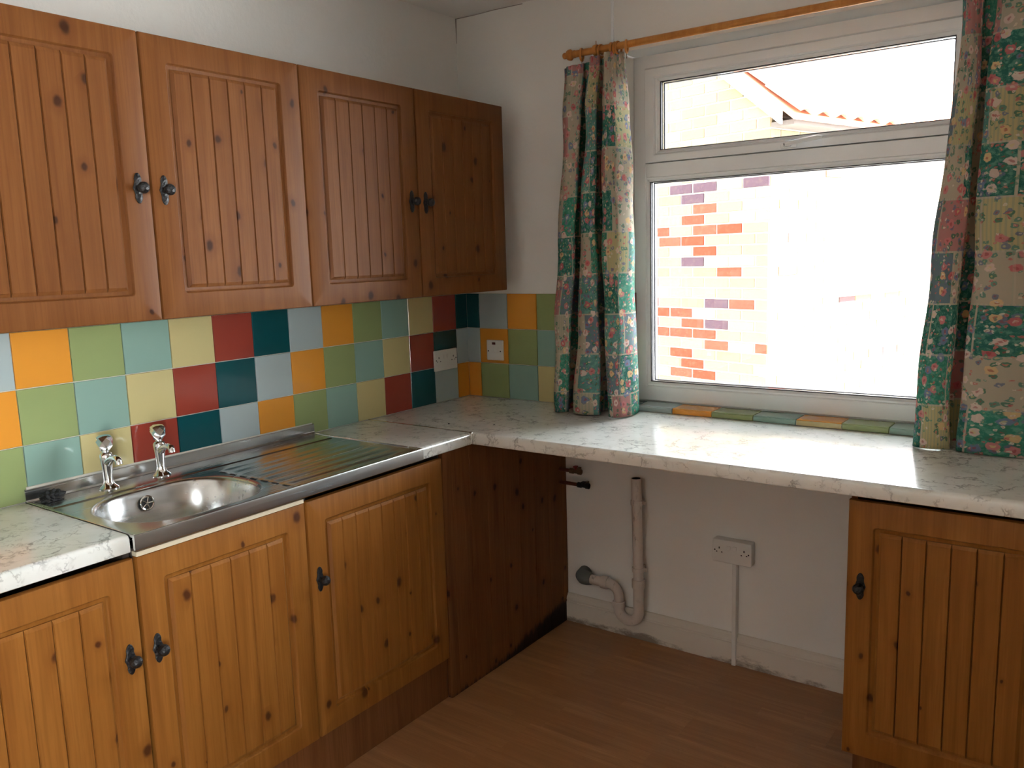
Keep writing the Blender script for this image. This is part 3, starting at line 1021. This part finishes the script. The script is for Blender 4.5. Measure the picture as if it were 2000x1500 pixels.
prism(bm, [(.030, -.002), (.033, .0030), (.040, .0042), (.122, .0042), (.132, .0030), (.140, -.002)], 'y', .012, SLEN - .03)
ob('tap_ledge', bm, M['steel'], sink, smooth=25)
# overflow in the back wall of the bowl
ov = Matrix.Translation((.1715, sy(-1.652), -.039)) @ Matrix.Rotation(math.radians(-6), 4, 'Y')
bm = bmesh.new()
lathe(bm, [(0.0, .0005), (.0205, .0005), (.0215, .0025), (.0195, .0042), (.0165, .003), (.0160, .001), (0.0, .001)], 28, 'X')
bm.transform(ov)
of = ob('overflow', bm, M['chrome'], sink, smooth=40)
bm = bmesh.new()
lathe(bm, [(0.0, .0012), (.0158, .0012), (.0155, .0016), (0.0, .0016)], 24, 'X')
bm.transform(ov)
ob('overflow_hole', bm, M['dark_slot'], of)
bm = bmesh.new()
for q in range(5):
    a = q * 2 * PI / 5
    tube(bm, [(.0022, .002 * math.cos(a), .002 * math.sin(a)), (.0022, .0165 * math.cos(a), .0165 * math.sin(a))], .0018, 6)
lathe(bm, [(0.0, .001), (.0045, .001), (.004, .0045), (0.0, .005)], 12, 'X')
bm.transform(ov)
ob('overflow_grid', bm, M['chrome'], of)
# waste in the bowl floor
bm = bmesh.new()
lathe(bm, [(.0, -.1675), (.040, -.1675), (.041, -.1655), (.036, -.1650), (.018, -.1668), (0, -.1668)], 28, 'Z', (.325, sy(-1.645), 0))
ob('waste', bm, M['chrome'], sink, smooth=40)
# sealant line along the tiles
bm = bmesh.new()
tube(bm, [(.0085, -1.89 - SY0, .0375), (.0085, -1.6 - SY0, .0375), (.0085, -1.2 - SY0, .0372), (.0085, -.912 - SY0, .0372)], [.0042, .0036, .0026, .002], 8)
ob('sealant', bm, M['sealant'], sink, smooth=50)

# ------------------------------------------------------------------ taps
def tap(x, y, label):
    t = thing('tap', label, 'tap', (x, y, SZ + .0043), 0.0, 'chrome sink taps')
    b = bmesh.new()
    lathe(b, [(0, 0), (.0255, 0), (.0262, .003), (.022, .007), (.0160, .012), (.0125, .020), (.0118, .030), (.0128, .050), (.0150, .072), (.0168, .086), (.0172, .094), (.0150, .100), (.0105, .103), (0, .103)], 24)
    ob('body', b, M['chrome'], t, smooth=45)
    b = bmesh.new()
    tube(b, [(.008, 0, .076), (.022, 0, .086), (.036, 0, .0905), (.050, 0, .0915), (.060, 0, .089), (.064, 0, .083), (.065, 0, .076)], [.0125, .0105, .009, .0088, .0092, .0095, .0092], 16)
    ob('spout', b, M['chrome'], t, smooth=50)
    b = bmesh.new()
    lathe(b, [(0, .101), (.0095, .101), (.0095, .108), (0, .108)], 18)
    ob('headgear', b, M['chrome'], t, smooth=40)
    # faceted head: alternating hexagons give diamond facets
    b = bmesh.new()
    n = 6
    def ring(r, z, ph):
        return [b.verts.new((r * math.cos(2 * PI * (i + ph) / n), r * math.sin(2 * PI * (i + ph) / n), z)) for i in range(n)]
    r0 = ring(.0130, .107, 0)
    r1 = ring(.0205, .120, .5)
    r2 = ring(.0225, .134, 0)
    r3 = ring(.0200, .145, .5)
    r4 = ring(.0150, .1495, 0)
    b.faces.new(r0)
    for A, C, sh in ((r0, r1, 0), (r1, r2, 1), (r2, r3, 0), (r3, r4, 1)):
        for i in range(n):
            j = (i + 1) % n
            if sh == 0:
                b.faces.new((A[i], A[j], C[i]))
                b.faces.new((A[j], C[j], C[i]))
            else:
                b.faces.new((A[i], A[j], C[j]))
                b.faces.new((A[i], C[j], C[i]))
    b.faces.new(r4)
    ob('head', b, M['chrome'], t, rot=(0, 0, math.radians(17)))
    return t
tap(.082, -1.706, 'left chrome pillar tap with faceted head, nearer the sink corner')
tap(.082, -1.547, 'right chrome pillar tap with faceted head, above the bowl centre')

# black crumpled rag at the back corner of the sink
b = bmesh.new()
bmesh.ops.create_icosphere(b, subdivisions=4, radius=1.0)
for v in b.verts:
    n_ = v.co.normalized()
    w_ = 1 + .16 * math.sin(9 * n_.x + 3 * n_.y) * math.sin(8 * n_.y + 1) + .12 * math.sin(17 * n_.x + 11 * n_.z + 5 * n_.y) + random.uniform(-.07, .07)
    v.co = Vector((n_.x * .022 * w_, n_.y * .036 * w_, max(n_.z * .016 * w_, -.010)))
ob('rag', b, M['black'], None, (.062, -1.852, SZ + .0145), (0, 0, .5), label='small rumpled black rag in the back left corner of the sink', cat='rag')

# ------------------------------------------------------------------ electrical fittings
def socket_holes(bm, cx, y, cz, s=1.0):
    box(bm, cx - .002, cx + .002, y - .0006, y + .001, cz + .006, cz + .0135)
    box(bm, cx - .0125, cx - .0072, y - .0006, y + .001, cz - .0075, cz - .0040)
    box(bm, cx + .0072, cx + .0125, y - .0006, y + .001, cz - .0075, cz - .0040)

def double_socket(loc, rotz, label, depth=.009, box_depth=0.0):
    t = thing('double_socket', label, 'socket', loc, rotz, 'white double sockets')
    if box_depth:
        ob('back_box', B(-.0725, .0725, -box_depth, 0, -.0425, .0425, bev=.003), M['plastic'], t)
    y1 = -box_depth
    ob('face_plate', B(-.0735, .0735, y1 - depth, y1, -.0435, .0435, bev=.003), M['plastic'], t)
    yf = y1 - depth
    for cx in (-.047, .047):
        b = bmesh.new()
        socket_holes(b, cx, yf, .002)
        ob('socket_holes', b, M['dark_slot'], t)
    for cx in (-.0115, .0115):
        ob('switch', B(cx - .0075, cx + .0075, yf - .0025, yf, .008, .024, bev=.001, seg=1), M['plastic'], t)
    for cx in (-.064, .064):
        b = bmesh.new()
        lathe(b, [(0, yf - .0006), (.0028, yf - .0006), (.0028, yf), (0, yf)], 12, 'Y', (cx, 0, .002))
        ob('screw', b, M['dark_slot'], t)
    return t
double_socket((.0095, -.1725, 1.0895), PI / 2, 'white double socket on the tiles below the wall cupboard')
double_socket((1.2325, -.0005, .422), 0.0, 'white surface-mounted double socket on the wall under the worktop', box_depth=.032)
ob('cable_trunking', B(1.231, 1.247, -.030, -.0005, FLOOR + .0005, .3785, bev=.002), M['plastic'], label='white cable trunking running down from the lower socket to the floor', cat='trunking')

t = thing('fused_spur', 'white fused switch plate on an orange tile near the corner', 'switch', (.1615, -.0095, 1.119), 0.0)
ob('face_plate', B(-.0435, .0435, -.009, 0, -.0435, .0435, bev=.003), M['plastic'], t)
ob('switch', B(-.003, .020, -.0118, -.009, -.012, .010, bev=.001, seg=1), M['plastic'], t)
ob('fuse_carrier', B(-.026, -.008, -.0105, -.009, -.014, .012, bev=.001, seg=1), M['plastic'], t)
ob('neon', B(-.013, .005, -.0106, -.009, .024, .034, bev=.001, seg=1), M['neon'], t)
for cx in (-.034, .030):
    b = bmesh.new()
    lathe(b, [(0, -.0098), (.0032, -.0098), (.0032, -.009), (0, -.009)], 12, 'Y', (cx, 0, -.004))
    ob('screw', b, M['dark_slot'], t)

# ------------------------------------------------------------------ skirting board on the window wall
bm = bmesh.new()
H = .097 - FLOOR
prof = [(0, 0), (-.020, 0), (-.0205, .004), (-.020, .084), (-.017, .086), (-.0165, .091), (-.019, .094), (-.017, .104), (-.011, .112), (-.009, H), (0, H)]
prism(bm, prof, 'x', 0.0, 1.7715 - .4835)
bsb = ob('baseboard_window', bm, M['skirting'], None, (.4835, -.0005, FLOOR), kind='structure', label='chipped off-white skirting board under the window worktop')

# ------------------------------------------------------------------ waste pipe with trap
PR = .0205
PYc = -.045
t = thing('waste_pipe', 'grubby white plastic standpipe with U-bend trap on the wall', 'pipe', (.852, PYc, FLOOR))
def wp(name, bm, mat, **k):
    o = ob(name, bm, mat, t, **k)
    o.matrix_parent_inverse = Matrix.Translation(t.location).inverted()
    return o
bm = bmesh.new()
tube(bm, [(.855, PYc, .235), (.852, PYc, .45), (.848, PYc, .652)], PR, 20, caps=False)
tube(bm, [(.848, PYc, .652), (.848, PYc, .6521)], [PR, PR - .003], 20, caps=False)
tube(bm, [(.848, PYc, .652), (.8485, PYc, .60)], PR - .003, 20, caps=False)
wp('standpipe', bm, M['pipe'], smooth=40)
bm = bmesh.new()
tube(bm, [(.848, PYc, .6512), (.8485, PYc, .60)], PR - .0034, 20, caps=False)
wp('bore_lining', bm, M['dark_slot'], smooth=40)
wp('bore', lathe(bmesh.new(), [(0, .60), (PR - .0032, .60), (PR - .0032, .603), (0, .603)], 20, 'Z', (.848, PYc, 0)), M['dark_slot'])
# U bend
R_ = .0445
cxu = .8105
pts = [(.855, PYc, .232), (.855, PYc, .17), (.855, PYc, .108)] + arc((cxu, PYc, .106), R_, 0, -PI, 14)[1:] + [(.766, PYc, .125)]
bm = bmesh.new()
tube(bm, pts, [PR + .0012] * len(pts), 20)
wp('trap_bend', bm, M['pipe'], smooth=40)
pts = [(.766, PYc, .118), (.766, PYc, .150)] + [(.721 + .045 * math.cos(a), PYc, .153 + .045 * math.sin(a)) for a in [PI / 2 * i / 8 for i in range(1, 9)]] + [(.70, PYc, .198), (.62, PYc, .198)]
bm = bmesh.new()
tube(bm, pts, PR - .001, 20)
wp('outlet_elbow', bm, M['pipe'], smooth=40)
for nm, c0, ax, z0, z1 in (('union_nut', (.855, PYc), 'Z', .208, .243), ('union_nut', (.766, PYc), 'Z', .108, .132)):
    b = bmesh.new()
    lathe(b, [(PR - .001, z0), (PR + .005, z0), (PR + .006, z0 + .004), (PR + .006, z1 - .004), (PR + .004, z1), (PR - .001, z1)], 24, 'Z', (c0[0], c0[1], 0))
    wp(nm, b, M['pipe'], smooth=35)
b = bmesh.new()
lathe(b, [(PR - .002, .690), (PR + .005, .690), (PR + .0055, .694), (PR + .0055, .714), (PR + .004, .718), (PR - .002, .718)], 24, 'X', (0, PYc, .198))
wp('union_nut', b, M['pipe'], smooth=35)
# grey rubber connector going into the wall
b = bmesh.new()
tube(b, [(.640, PYc, .198), (.622, PYc, .198), (.602, PYc + .004, .198), (.590, PYc + .016, .198), (.586, PYc + .034, .198), (.586, -.001, .198)], [.024, .028, .030, .031, .031, .033], 22)
wp('rubber_connector', b, M['rubber'], smooth=40, label='grey rubber connector')
# pipe clips
for z in (.555, .283):
    b = bmesh.new()
    xc = .850 if z > .4 else .8545
    lathe(b, [(PR, z - .009), (PR + .0035, z - .009), (PR + .0042, z), (PR + .0035, z + .009), (PR, z + .009)], 24, 'Z', (xc, PYc, 0))
    box(b, xc - .010, xc + .010, PYc + PR, -.001, z - .009, z + .009)
    box(b, xc + PR, xc + PR + .017, PYc - .004, PYc + .004, z - .004, z + .010, bev=.002)
    wp('pipe_clip', b, M['pipe'], smooth=35)

# ------------------------------------------------------------------ capped stop valves poking out of the end panel
def stopvalve(z, xe, label, red):
    t = thing('stop_valve', label, 'valve', (.484, -.052, z))
    L_ = xe - .484
    b = bmesh.new()
    tube(b, [(0, 0, 0), (L_ - .03, 0, 0)], .0075, 14)
    ob('pipe', b, M['copper'], t, smooth=40)
    b = bmesh.new()
    lathe(b, [(0, L_ - .052), (.0115, L_ - .052), (.0115, L_ - .036), (.009, L_ - .034), (.009, L_ - .016), (.012, L_ - .014), (.012, L_), (.007, L_), (.007, L_ - .004), (0, L_ - .004)], 12, 'X')
    ob('body', b, M['brass'] if red else M['black'], t, smooth=30)
    b = bmesh.new()
    lathe(b, [(0, 0), (.005, 0), (.005, .012), (0, .012)], 10, 'Z', (L_ - .026, 0, .006))
    box(b, L_ - .034, L_ - .018, -.010, .010, .016, .023, bev=.003)
    if not red:
        bmesh.ops.scale(b, vec=(1, 1, .7), verts=b.verts[:])
    ob('lever', b, M['redplastic'] if red else M['black'], t, smooth=30)
    ob('wall_bracket', B(L_ - .040, L_ - .030, .008, .0515, -.006, .006), M['brass'], t)
stopvalve(.646, .604, 'dark stop valve with a red lever, upper of two on the wall', True)
stopvalve(.592, .640, 'black capped stop valve, lower of two on the wall', False)

# ------------------------------------------------------------------ curtain pole, rings, curtains
RY, RZ, RR = -.090, 2.246, .0125
pole = thing('curtain_pole', 'honey-coloured wooden curtain pole above the window', 'curtain pole', (.60, RY, RZ))
def pl(name, bm, mat, **k):
    o = ob(name, bm, mat, pole, **k)
    o.matrix_parent_inverse = Matrix.Translation(pole.location).inverted()
    return o
b = bmesh.new()
tube(b, [(.625, RY, RZ), (1.4, RY, RZ), (2.44, RY, RZ)], RR, 20)
pl('pole', b, M['rod_wood'], smooth=40)
fin = [(0, 0), (.0095, 0), (.0115, .003), (.0115, .008), (.009, .012), (.010, .015), (.0175, .019), (.0200, .026), (.0200, .032), (.016, .037), (.0125, .040), (.0140, .045), (.0140, .050), (.0125, .054), (0, .054)]
b = bmesh.new()
lathe(b, [(r, h) for r, h in fin], 22, 'X', (.583, RY, RZ))
pl('finial', b, M['rod_wood'], smooth=35)
b = bmesh.new()
lathe(b, [(r, -h) for r, h in fin], 22, 'X', (2.482, RY, RZ))
pl('finial', b, M['rod_wood'], smooth=35)
for x in (.722, 2.34):
    b = bmesh.new()
    lathe(b, [(.0125, -.008), (.018, -.008), (.0195, -.004), (.0195, .004), (.018, .008), (.0125, .008)], 22, 'X', (x, RY, RZ))
    tube(b, [(x, RY + .014, RZ), (x, -.018, RZ), (x, -.012, RZ)], [.009, .010, .010], 14)
    lathe(b, [(0, -.012), (.022, -.012), (.026, -.008), (.026, -.001), (0, -.001)], 20, 'Y', (x, 0, RZ))
    tube(b, [(x, RY, RZ + .018), (x, RY, RZ + .032)], .0014, 6)
    pl('bracket', b, M['rod_wood'], smooth=35)

def ring_mesh():
    b = bmesh.new()
    n, m = 24, 8
    R1, r1 = .0208, .0038
    rings = []
    for i in range(n):
        a = 2 * PI * i / n
        rr = []
        for j in range(m):
            c_ = 2 * PI * j / m
            q = R1 + r1 * math.cos(c_)
            rr.append(b.verts.new((r1 * 1.15 * math.sin(c_), q * math.cos(a), q * math.sin(a))))
        rings.append(rr)
    for i in range(n):
        A, C = rings[i], rings[(i + 1) % n]
        for j in range(m):
            b.faces.new((A[j], A[(j + 1) % m], C[(j + 1) % m], C[j]))
    return mesh_of(b, 'hoop', M['rod_wood'], 60)
def hook_mesh():
    b = bmesh.new()
    tube(b, [(0, 0, -.021), (0, 0, -.030), (.0, .004, -.034), (0, .002, -.040), (0, -.003, -.036)], .0012, 6)
    return mesh_of(b, 'eyelet', M['brass'], 60)
RM, HM = ring_mesh(), hook_mesh()
def ring(x, yaw, label, group):
    t = thing('curtain_ring', label, 'curtain ring', (x, RY, RZ - .0070), yaw, group)
    ob('hoop', RM, None, t)
    ob('eyelet', HM, None, t)
LR = ('wooden curtain ring nearest the left finial of the pole', 'wooden curtain ring just right of the left pole bracket', 'third wooden curtain ring from the left finial', 'fourth wooden curtain ring from the left finial', 'fifth wooden curtain ring from the left finial', 'last wooden ring of the left curtain, nearest the window')
for (x, yw), lb_ in zip(((.661, .25), (.743, -.15), (.786, .2), (.800, .12), (.813, -.1), (.846, .3)), LR):
    ring(x, yw, lb_, 'curtain rings of the left curtain')
RRL = ('first', 'second', 'third', 'fourth', 'fifth', 'sixth')
for x, q in zip((1.955, 2.02, 2.085, 2.15, 2.215, 2.28), RRL):
    ring(x, .15, q + ' wooden ring above the right curtain counting from the window', 'curtain rings of the right curtain')

def catmull(pts, n):
    P_ = [Vector(p) for p in pts]
    P_ = [P_[0] * 2 - P_[1]] + P_ + [P_[-1] * 2 - P_[-2]]
    segs = len(P_) - 3
    out = []
    for k_ in range(n + 1):
        t = segs * k_ / n
        i = min(int(t), segs - 1)
        f = t - i
        a, b_, c_, d = P_[i:i + 4]
        out.append(0.5 * ((2 * b_) + (c_ - a) * f + (2 * a - 5 * b_ + 4 * c_ - d) * f * f + (3 * b_ - a - 3 * c_ + d) * f ** 3))
    return out

def curtain(name, label, sections, ztop, zbot, width_m, uv0, heading_ripple=0.004, seed=1):
    """sections: list of (t, [(x, y)...]) with t=0 bottom, 1 top"""
    nu, nv = 180, 90
    rnd = random.Random(seed)
    secs = [(t, catmull([(x, y_, 0) for x, y_ in pts], nu)) for t, pts in sections]
    ph = [rnd.uniform(0, 6) for _ in range(6)]
    b = bmesh.new()
    uvl = b.loops.layers.uv.new('UVMap')
    grid = []
    for j in range(nv + 1):
        t = j / nv
        for (ta, A), (tb, C) in zip(secs, secs[1:]):
            if ta <= t <= tb + 1e-9:
                break
        f = (t - ta) / (tb - ta)
        f = f * f * (3 - 2 * f)
        rw = []
        for i in range(nu + 1):
            s = i / nu
            p = A[i] * (1 - f) + C[i] * f
            # loose wrinkles
            p = p + Vector((.004 * math.sin(9 * t + 7 * s + ph[0]) + .0025 * math.sin(23 * t + 13 * s + ph[1]), .004 * math.sin(11 * t + 9 * s + ph[2]) + .002 * math.sin(31 * t - 17 * s + ph[3]), 0))
            hd_ = max(0, (t - .91) / .09)
            p.y += heading_ripple * hd_ * math.sin(2 * PI * s * 34)
            z0 = zbot(s)
            z1 = ztop(s)
            p.z = z0 + (z1 - z0) * t
            rw.append(b.verts.new(p))
        grid.append(rw)
    for j in range(nv):
        for i in range(nu):
            fc = b.faces.new((grid[j][i], grid[j][i + 1], grid[j + 1][i + 1], grid[j + 1][i]))
            for lp, (ii, jj) in zip(fc.loops, ((i, j), (i + 1, j), (i + 1, j + 1), (i, j + 1))):
                lp[uvl].uv = (uv0[0] + ii / nu * width_m, uv0[1] + jj / nv * 1.32)
    o = ob(name, b, M['curtain'], None, label=label, cat='curtain', smooth=80, group='floral curtains')
    md = o.modifiers.new('cloth thickness', 'SOLIDIFY')
    md.thickness = .0016
    md.offset = 0
    return o

def folds(panels, yf, yb, start, end):
    """cross-section of a gathered curtain: broad front panels with tucked-under creases between them"""
    ym = (yf + yb) / 2
    pts = list(start)
    for i, (xa, xb) in enumerate(panels):
        pts += [(xa, yf + .016), (xa * .62 + xb * .38, yf - .010), (xb - .012, yf - .002), (xb, yf + .016)]
        if i < len(panels) - 1:
            g = panels[i + 1][0] - xb
            tuck = .030 * (yb - yf) / .14
            pts += [(xb - tuck, ym), (xb - tuck * .5, yb), (xb + g + .006, yb), (xb + g + .012, ym)]
    return pts + list(end)
lb = folds([(.556, .622), (.648, .765), (.796, .858)], -.182, -.036, [(.553, -.120)], [(.868, -.100), (.856, -.030)])
lq = folds([(.566, .634), (.660, .752), (.780, .850)], -.168, -.032, [(.562, -.080)], [(.858, -.090), (.846, -.030)])
lm = folds([(.572, .646), (.674, .740), (.768, .840)], -.155, -.028, [(.566, -.060)], [(.850, -.080), (.838, -.030)])
lh = folds([(.598, .672), (.696, .738), (.760, .816)], -.136, -.034, [(.594, -.070)], [(.826, -.080), (.832, -.045)])
lt = folds([(.592, .678), (.702, .740), (.762, .808)], -.116, -.084, [(.590, -.092)], [(.820, -.092), (.830, -.070)])
curtain('curtain', 'floral patchwork curtain gathered at the left side of the window',
        [(0.0, lb), (.25, lq), (.5, lm), (.86, lh), (1.0, lt)],
        lambda s: 2.196 + .030 * min(1, s * 1.6), lambda s: .9130 + .003 * math.sin(9 * s) ** 2, 1.05, (.0, .0), .003, 3)
rb = folds([(1.838, 1.938), (1.968, 2.150), (2.186, 2.330)], -.170, -.036, [(1.848, -.050)], [(2.345, -.110), (2.350, -.060)])
rm = folds([(1.872, 1.950), (1.976, 2.128), (2.160, 2.296)], -.150, -.030, [(1.884, -.045)], [(2.312, -.100), (2.318, -.060)])
rt = folds([(1.918, 1.972), (1.996, 2.126), (2.152, 2.276)], -.117, -.080, [(1.926, -.072)], [(2.290, -.095), (2.298, -.080)])
curtain('curtain', 'floral patchwork curtain gathered at the right side of the window',
        [(0.0, rb), (.45, rm), (1.0, rt)],
        lambda s: 2.222, lambda s: .9125 + .002 * math.sin(7 * s) ** 2, 1.35, (2.3, .55), .003, 8)

# ------------------------------------------------------------------ outside: house opposite, ground
GZ = -.25
ob('paving_ground', B(-14, 14, .301, 14, GZ - .2, GZ), M['paving'], label='pale paved yard outside between the two houses', kind='structure')
ob('paving_side', B(XR + .151, 14, -12, .300, GZ - .2, GZ + .1), M['paving'], label='pale paving added at the side to bounce light, out of view', kind='structure')  # unseen ground added to throw sunlight up through the glazed opening
ANG = math.atan2(-.277, .961)
house = thing('house', 'pale brick house with tiled roof seen through the window', 'house', (.404, 2.715, GZ), ANG)
EH = 2.45 - GZ          # eaves height
SL = .79                # roof rise per metre
HW, HL = 3.6, 5.0
bm = bmesh.new()
t_ = .0
poly = [(-HW, 0), (-.006, 0), (-.006, EH), (-HW / 2, EH + SL * HW / 2), (-HW, EH)]
prism(bm, poly, 'y', .006, HL)
ob('wall', bm, M['mortar'], house)
C_, BL = .0745, .217
RED = [(-0.962, 1.651), (-0.646, 1.728), (-0.542, 1.656), (-0.324, 1.656), (-0.864, 1.577), (-0.646, 1.578), (-0.541, 1.507), (-1.015, 1.131), (-0.964, 1.058), (-0.762, 1.056), (-0.214, 1.138), (-0.646, 0.983), (-1.012, 0.981), (-0.964, 0.908), (-0.762, 0.91), (-0.544, 0.91), (-0.434, 0.84), (-0.052, 0.835), (-0.747, 0.763), (-0.65, 0.686), (-0.766, 0.614), (-0.546, 0.613), (-.267, 1.361), (-.614, 1.805)]
PUR = [(-0.707, 1.945), (-0.55, 1.948), (-0.1, 1.952), (-0.641, 1.875), (-0.58, 1.428), (-0.434, 1.135), (-0.429, 0.987)]
creams = [(0.114, 0.087, 0.048, 1), (0.122, 0.091, 0.053, 1), (0.104, 0.077, 0.043, 1), (0.120, 0.078, 0.049, 1), (0.130, 0.100, 0.062, 1)]
BM_ = {}
def brick_mesh(w, h, d):
    key = (round(w, 3), round(h, 3))
    if key not in BM_:
        b = bmesh.new()
        box(b, -w / 2, w / 2, 0.0, d, -h / 2, h / 2, bev=.003, seg=1)
        BM_[key] = mesh_of(b, 'brick', M['brick'])
    return BM_[key]
def bcolor(s, z):
    rr = random.random()
    if rr < .05:
        return (0.139, 0.029, 0.017, 1)
    if rr < .10:
        return (0.053, 0.029, 0.031, 1)
    return random.choice(creams)
NB = 0
def put_brick(s0, s1, z, face):
    global NB
    w = s1 - s0 - .010
    if w < .03:
        return
    me = brick_mesh(w, C_ - .010, .03)
    sc = (s0 + s1) / 2
    if face == 'g':
        o = ob('brick', me, None, house, (sc, random.uniform(-.003, .002), z - GZ))
        col = random.choice(creams)
        for a, b_ in RED:
            if abs(a - sc) < w / 2 + .004 and abs(b_ - z) < .034:
                col = random.choice([(0.125, 0.017, 0.008, 1), (0.115, 0.020, 0.011, 1), (0.125, 0.024, 0.014, 1)])
        for a, b_ in PUR:
            if abs(a - sc) < w / 2 + .004 and abs(b_ - z) < .034:
                col = (0.034, 0.020, 0.026, 1)
    else:
        o = ob('brick', me, None, house, (random.uniform(-.002, .003), sc, z - GZ), (0, 0, PI / 2))
        col = bcolor(sc, z)
    o.color = col
    NB += 1
for n in range(-8, 26):
    z = .910 + C_ * n
    zl = z - GZ
    # gable end
    s = 0.0 if n % 2 == 0 else BL / 2
    xmax = 0.0 if zl + .04 < EH else -(zl + .04 - EH) / SL
    while s > -1.30:
        a, b_ = s - BL, min(s, xmax)
        if b_ > a:
            put_brick(a, b_, z, 'g')
        s -= BL
    # long side, facing right
    if zl + .05 < EH and n >= -6:
        s = 0.0 if n % 2 else -BL / 2
        while s < 1.95:
            a, b_ = max(s, 0.0), s + BL
            if not (b_ > .90 and a < 1.77 and 1.135 < z < 2.09) and not (b_ > .64 and a < 1.84 and 1.135 < z < 1.25):
                put_brick(a, b_, z, 'r')
            s += BL
# roof
b = bmesh.new()
oh = .20
prism(b, [(oh, EH - SL * oh + .02), (-HW / 2, EH + SL * HW / 2 + .02), (-HW - oh, EH - SL * oh + .02), (-HW - oh, EH - SL * oh + .06), (-HW / 2, EH + SL * HW / 2 + .07), (oh, EH - SL * oh + .06)], 'y', -.05, HL)
ob('roof', b, M['rooftile'], house)
b = bmesh.new()
prism(b, [(.10, EH - SL * .10 - .075), (-HW / 2, EH + SL * HW / 2 - .075), (-HW / 2, EH + SL * HW / 2 + .02), (.10, EH - SL * .10 + .02)], 'y', -.052, -.022)
ob('bargeboard', b, M['white_wood'], house)
b = bmesh.new()
box(b, .002, .17, .0, HL, EH - .16, EH - .13)
ob('soffit_board', b, M['shade_dark'], house)  # dark colour stands in for shading under the eaves
# clay pantiles on the slope facing right
def pantile():
    b = bmesh.new()
    n = 10
    w, l = .215, .33
    rows_ = []
    for e, dz in ((0.0, .012), (l, .0)):
        lo, up = [], []
        for i in range(n + 1):
            f = i / n
            h = .020 * math.sin(2 * PI * f) + .02
            up.append(b.verts.new((-e, f * w, h + dz + .012)))
            lo.append(b.verts.new((-e, f * w, h + dz)))
        rows_.append((lo, up))
    (l0, u0), (l1, u1) = rows_
    for i in range(n):
        b.faces.new((u0[i], u0[i + 1], u1[i + 1], u1[i]))
        b.faces.new((l0[i], l1[i], l1[i + 1], l0[i + 1]))
        b.faces.new((l0[i], l0[i + 1], u0[i + 1], u0[i]))
        b.faces.new((l1[i], u1[i], u1[i + 1], l1[i + 1]))
    b.faces.new((l0[0], u0[0], u1[0], l1[0]))
    b.faces.new((l0[n], l1[n], u1[n], u0[n]))
    return mesh_of(b, 'roof_tile', M['rooftile'], 50)
PT = pantile()
sl = math.atan(SL)
for i in range(6):
    for j in range(15):
        d = -.03 + i * .27
        ob('roof_tile', PT, None, house, (oh + .03 - (d + .03) * math.cos(sl), -.05 + j * .21, EH - SL * oh + .055 + (d + .0) * math.sin(sl)), (0, sl, 0))
# window of the house opposite
b = bmesh.new()
for a in ((.90, .96, 1.245, 2.08), (1.71, 1.77, 1.245, 2.08), (.96, 1.71, 1.245, 1.30), (.96, 1.71, 2.02, 2.08), (1.31, 1.36, 1.30, 2.02)):
    box(b, -.05, -.004, a[0], a[1], a[2] - GZ, a[3] - GZ)
hw = ob('window', b, M['white_wood'], house)
for a, c_ in ((.96, 1.31), (1.36, 1.71)):
    ob('pane', B(-.035, -.030, a, c_, 1.30 - GZ, 2.02 - GZ), M['ext_glass'], hw)
ob('window_sill', B(-.02, .06, .65, 1.83, 1.150 - GZ, 1.240 - GZ, bev=.006), M['stone'], house)
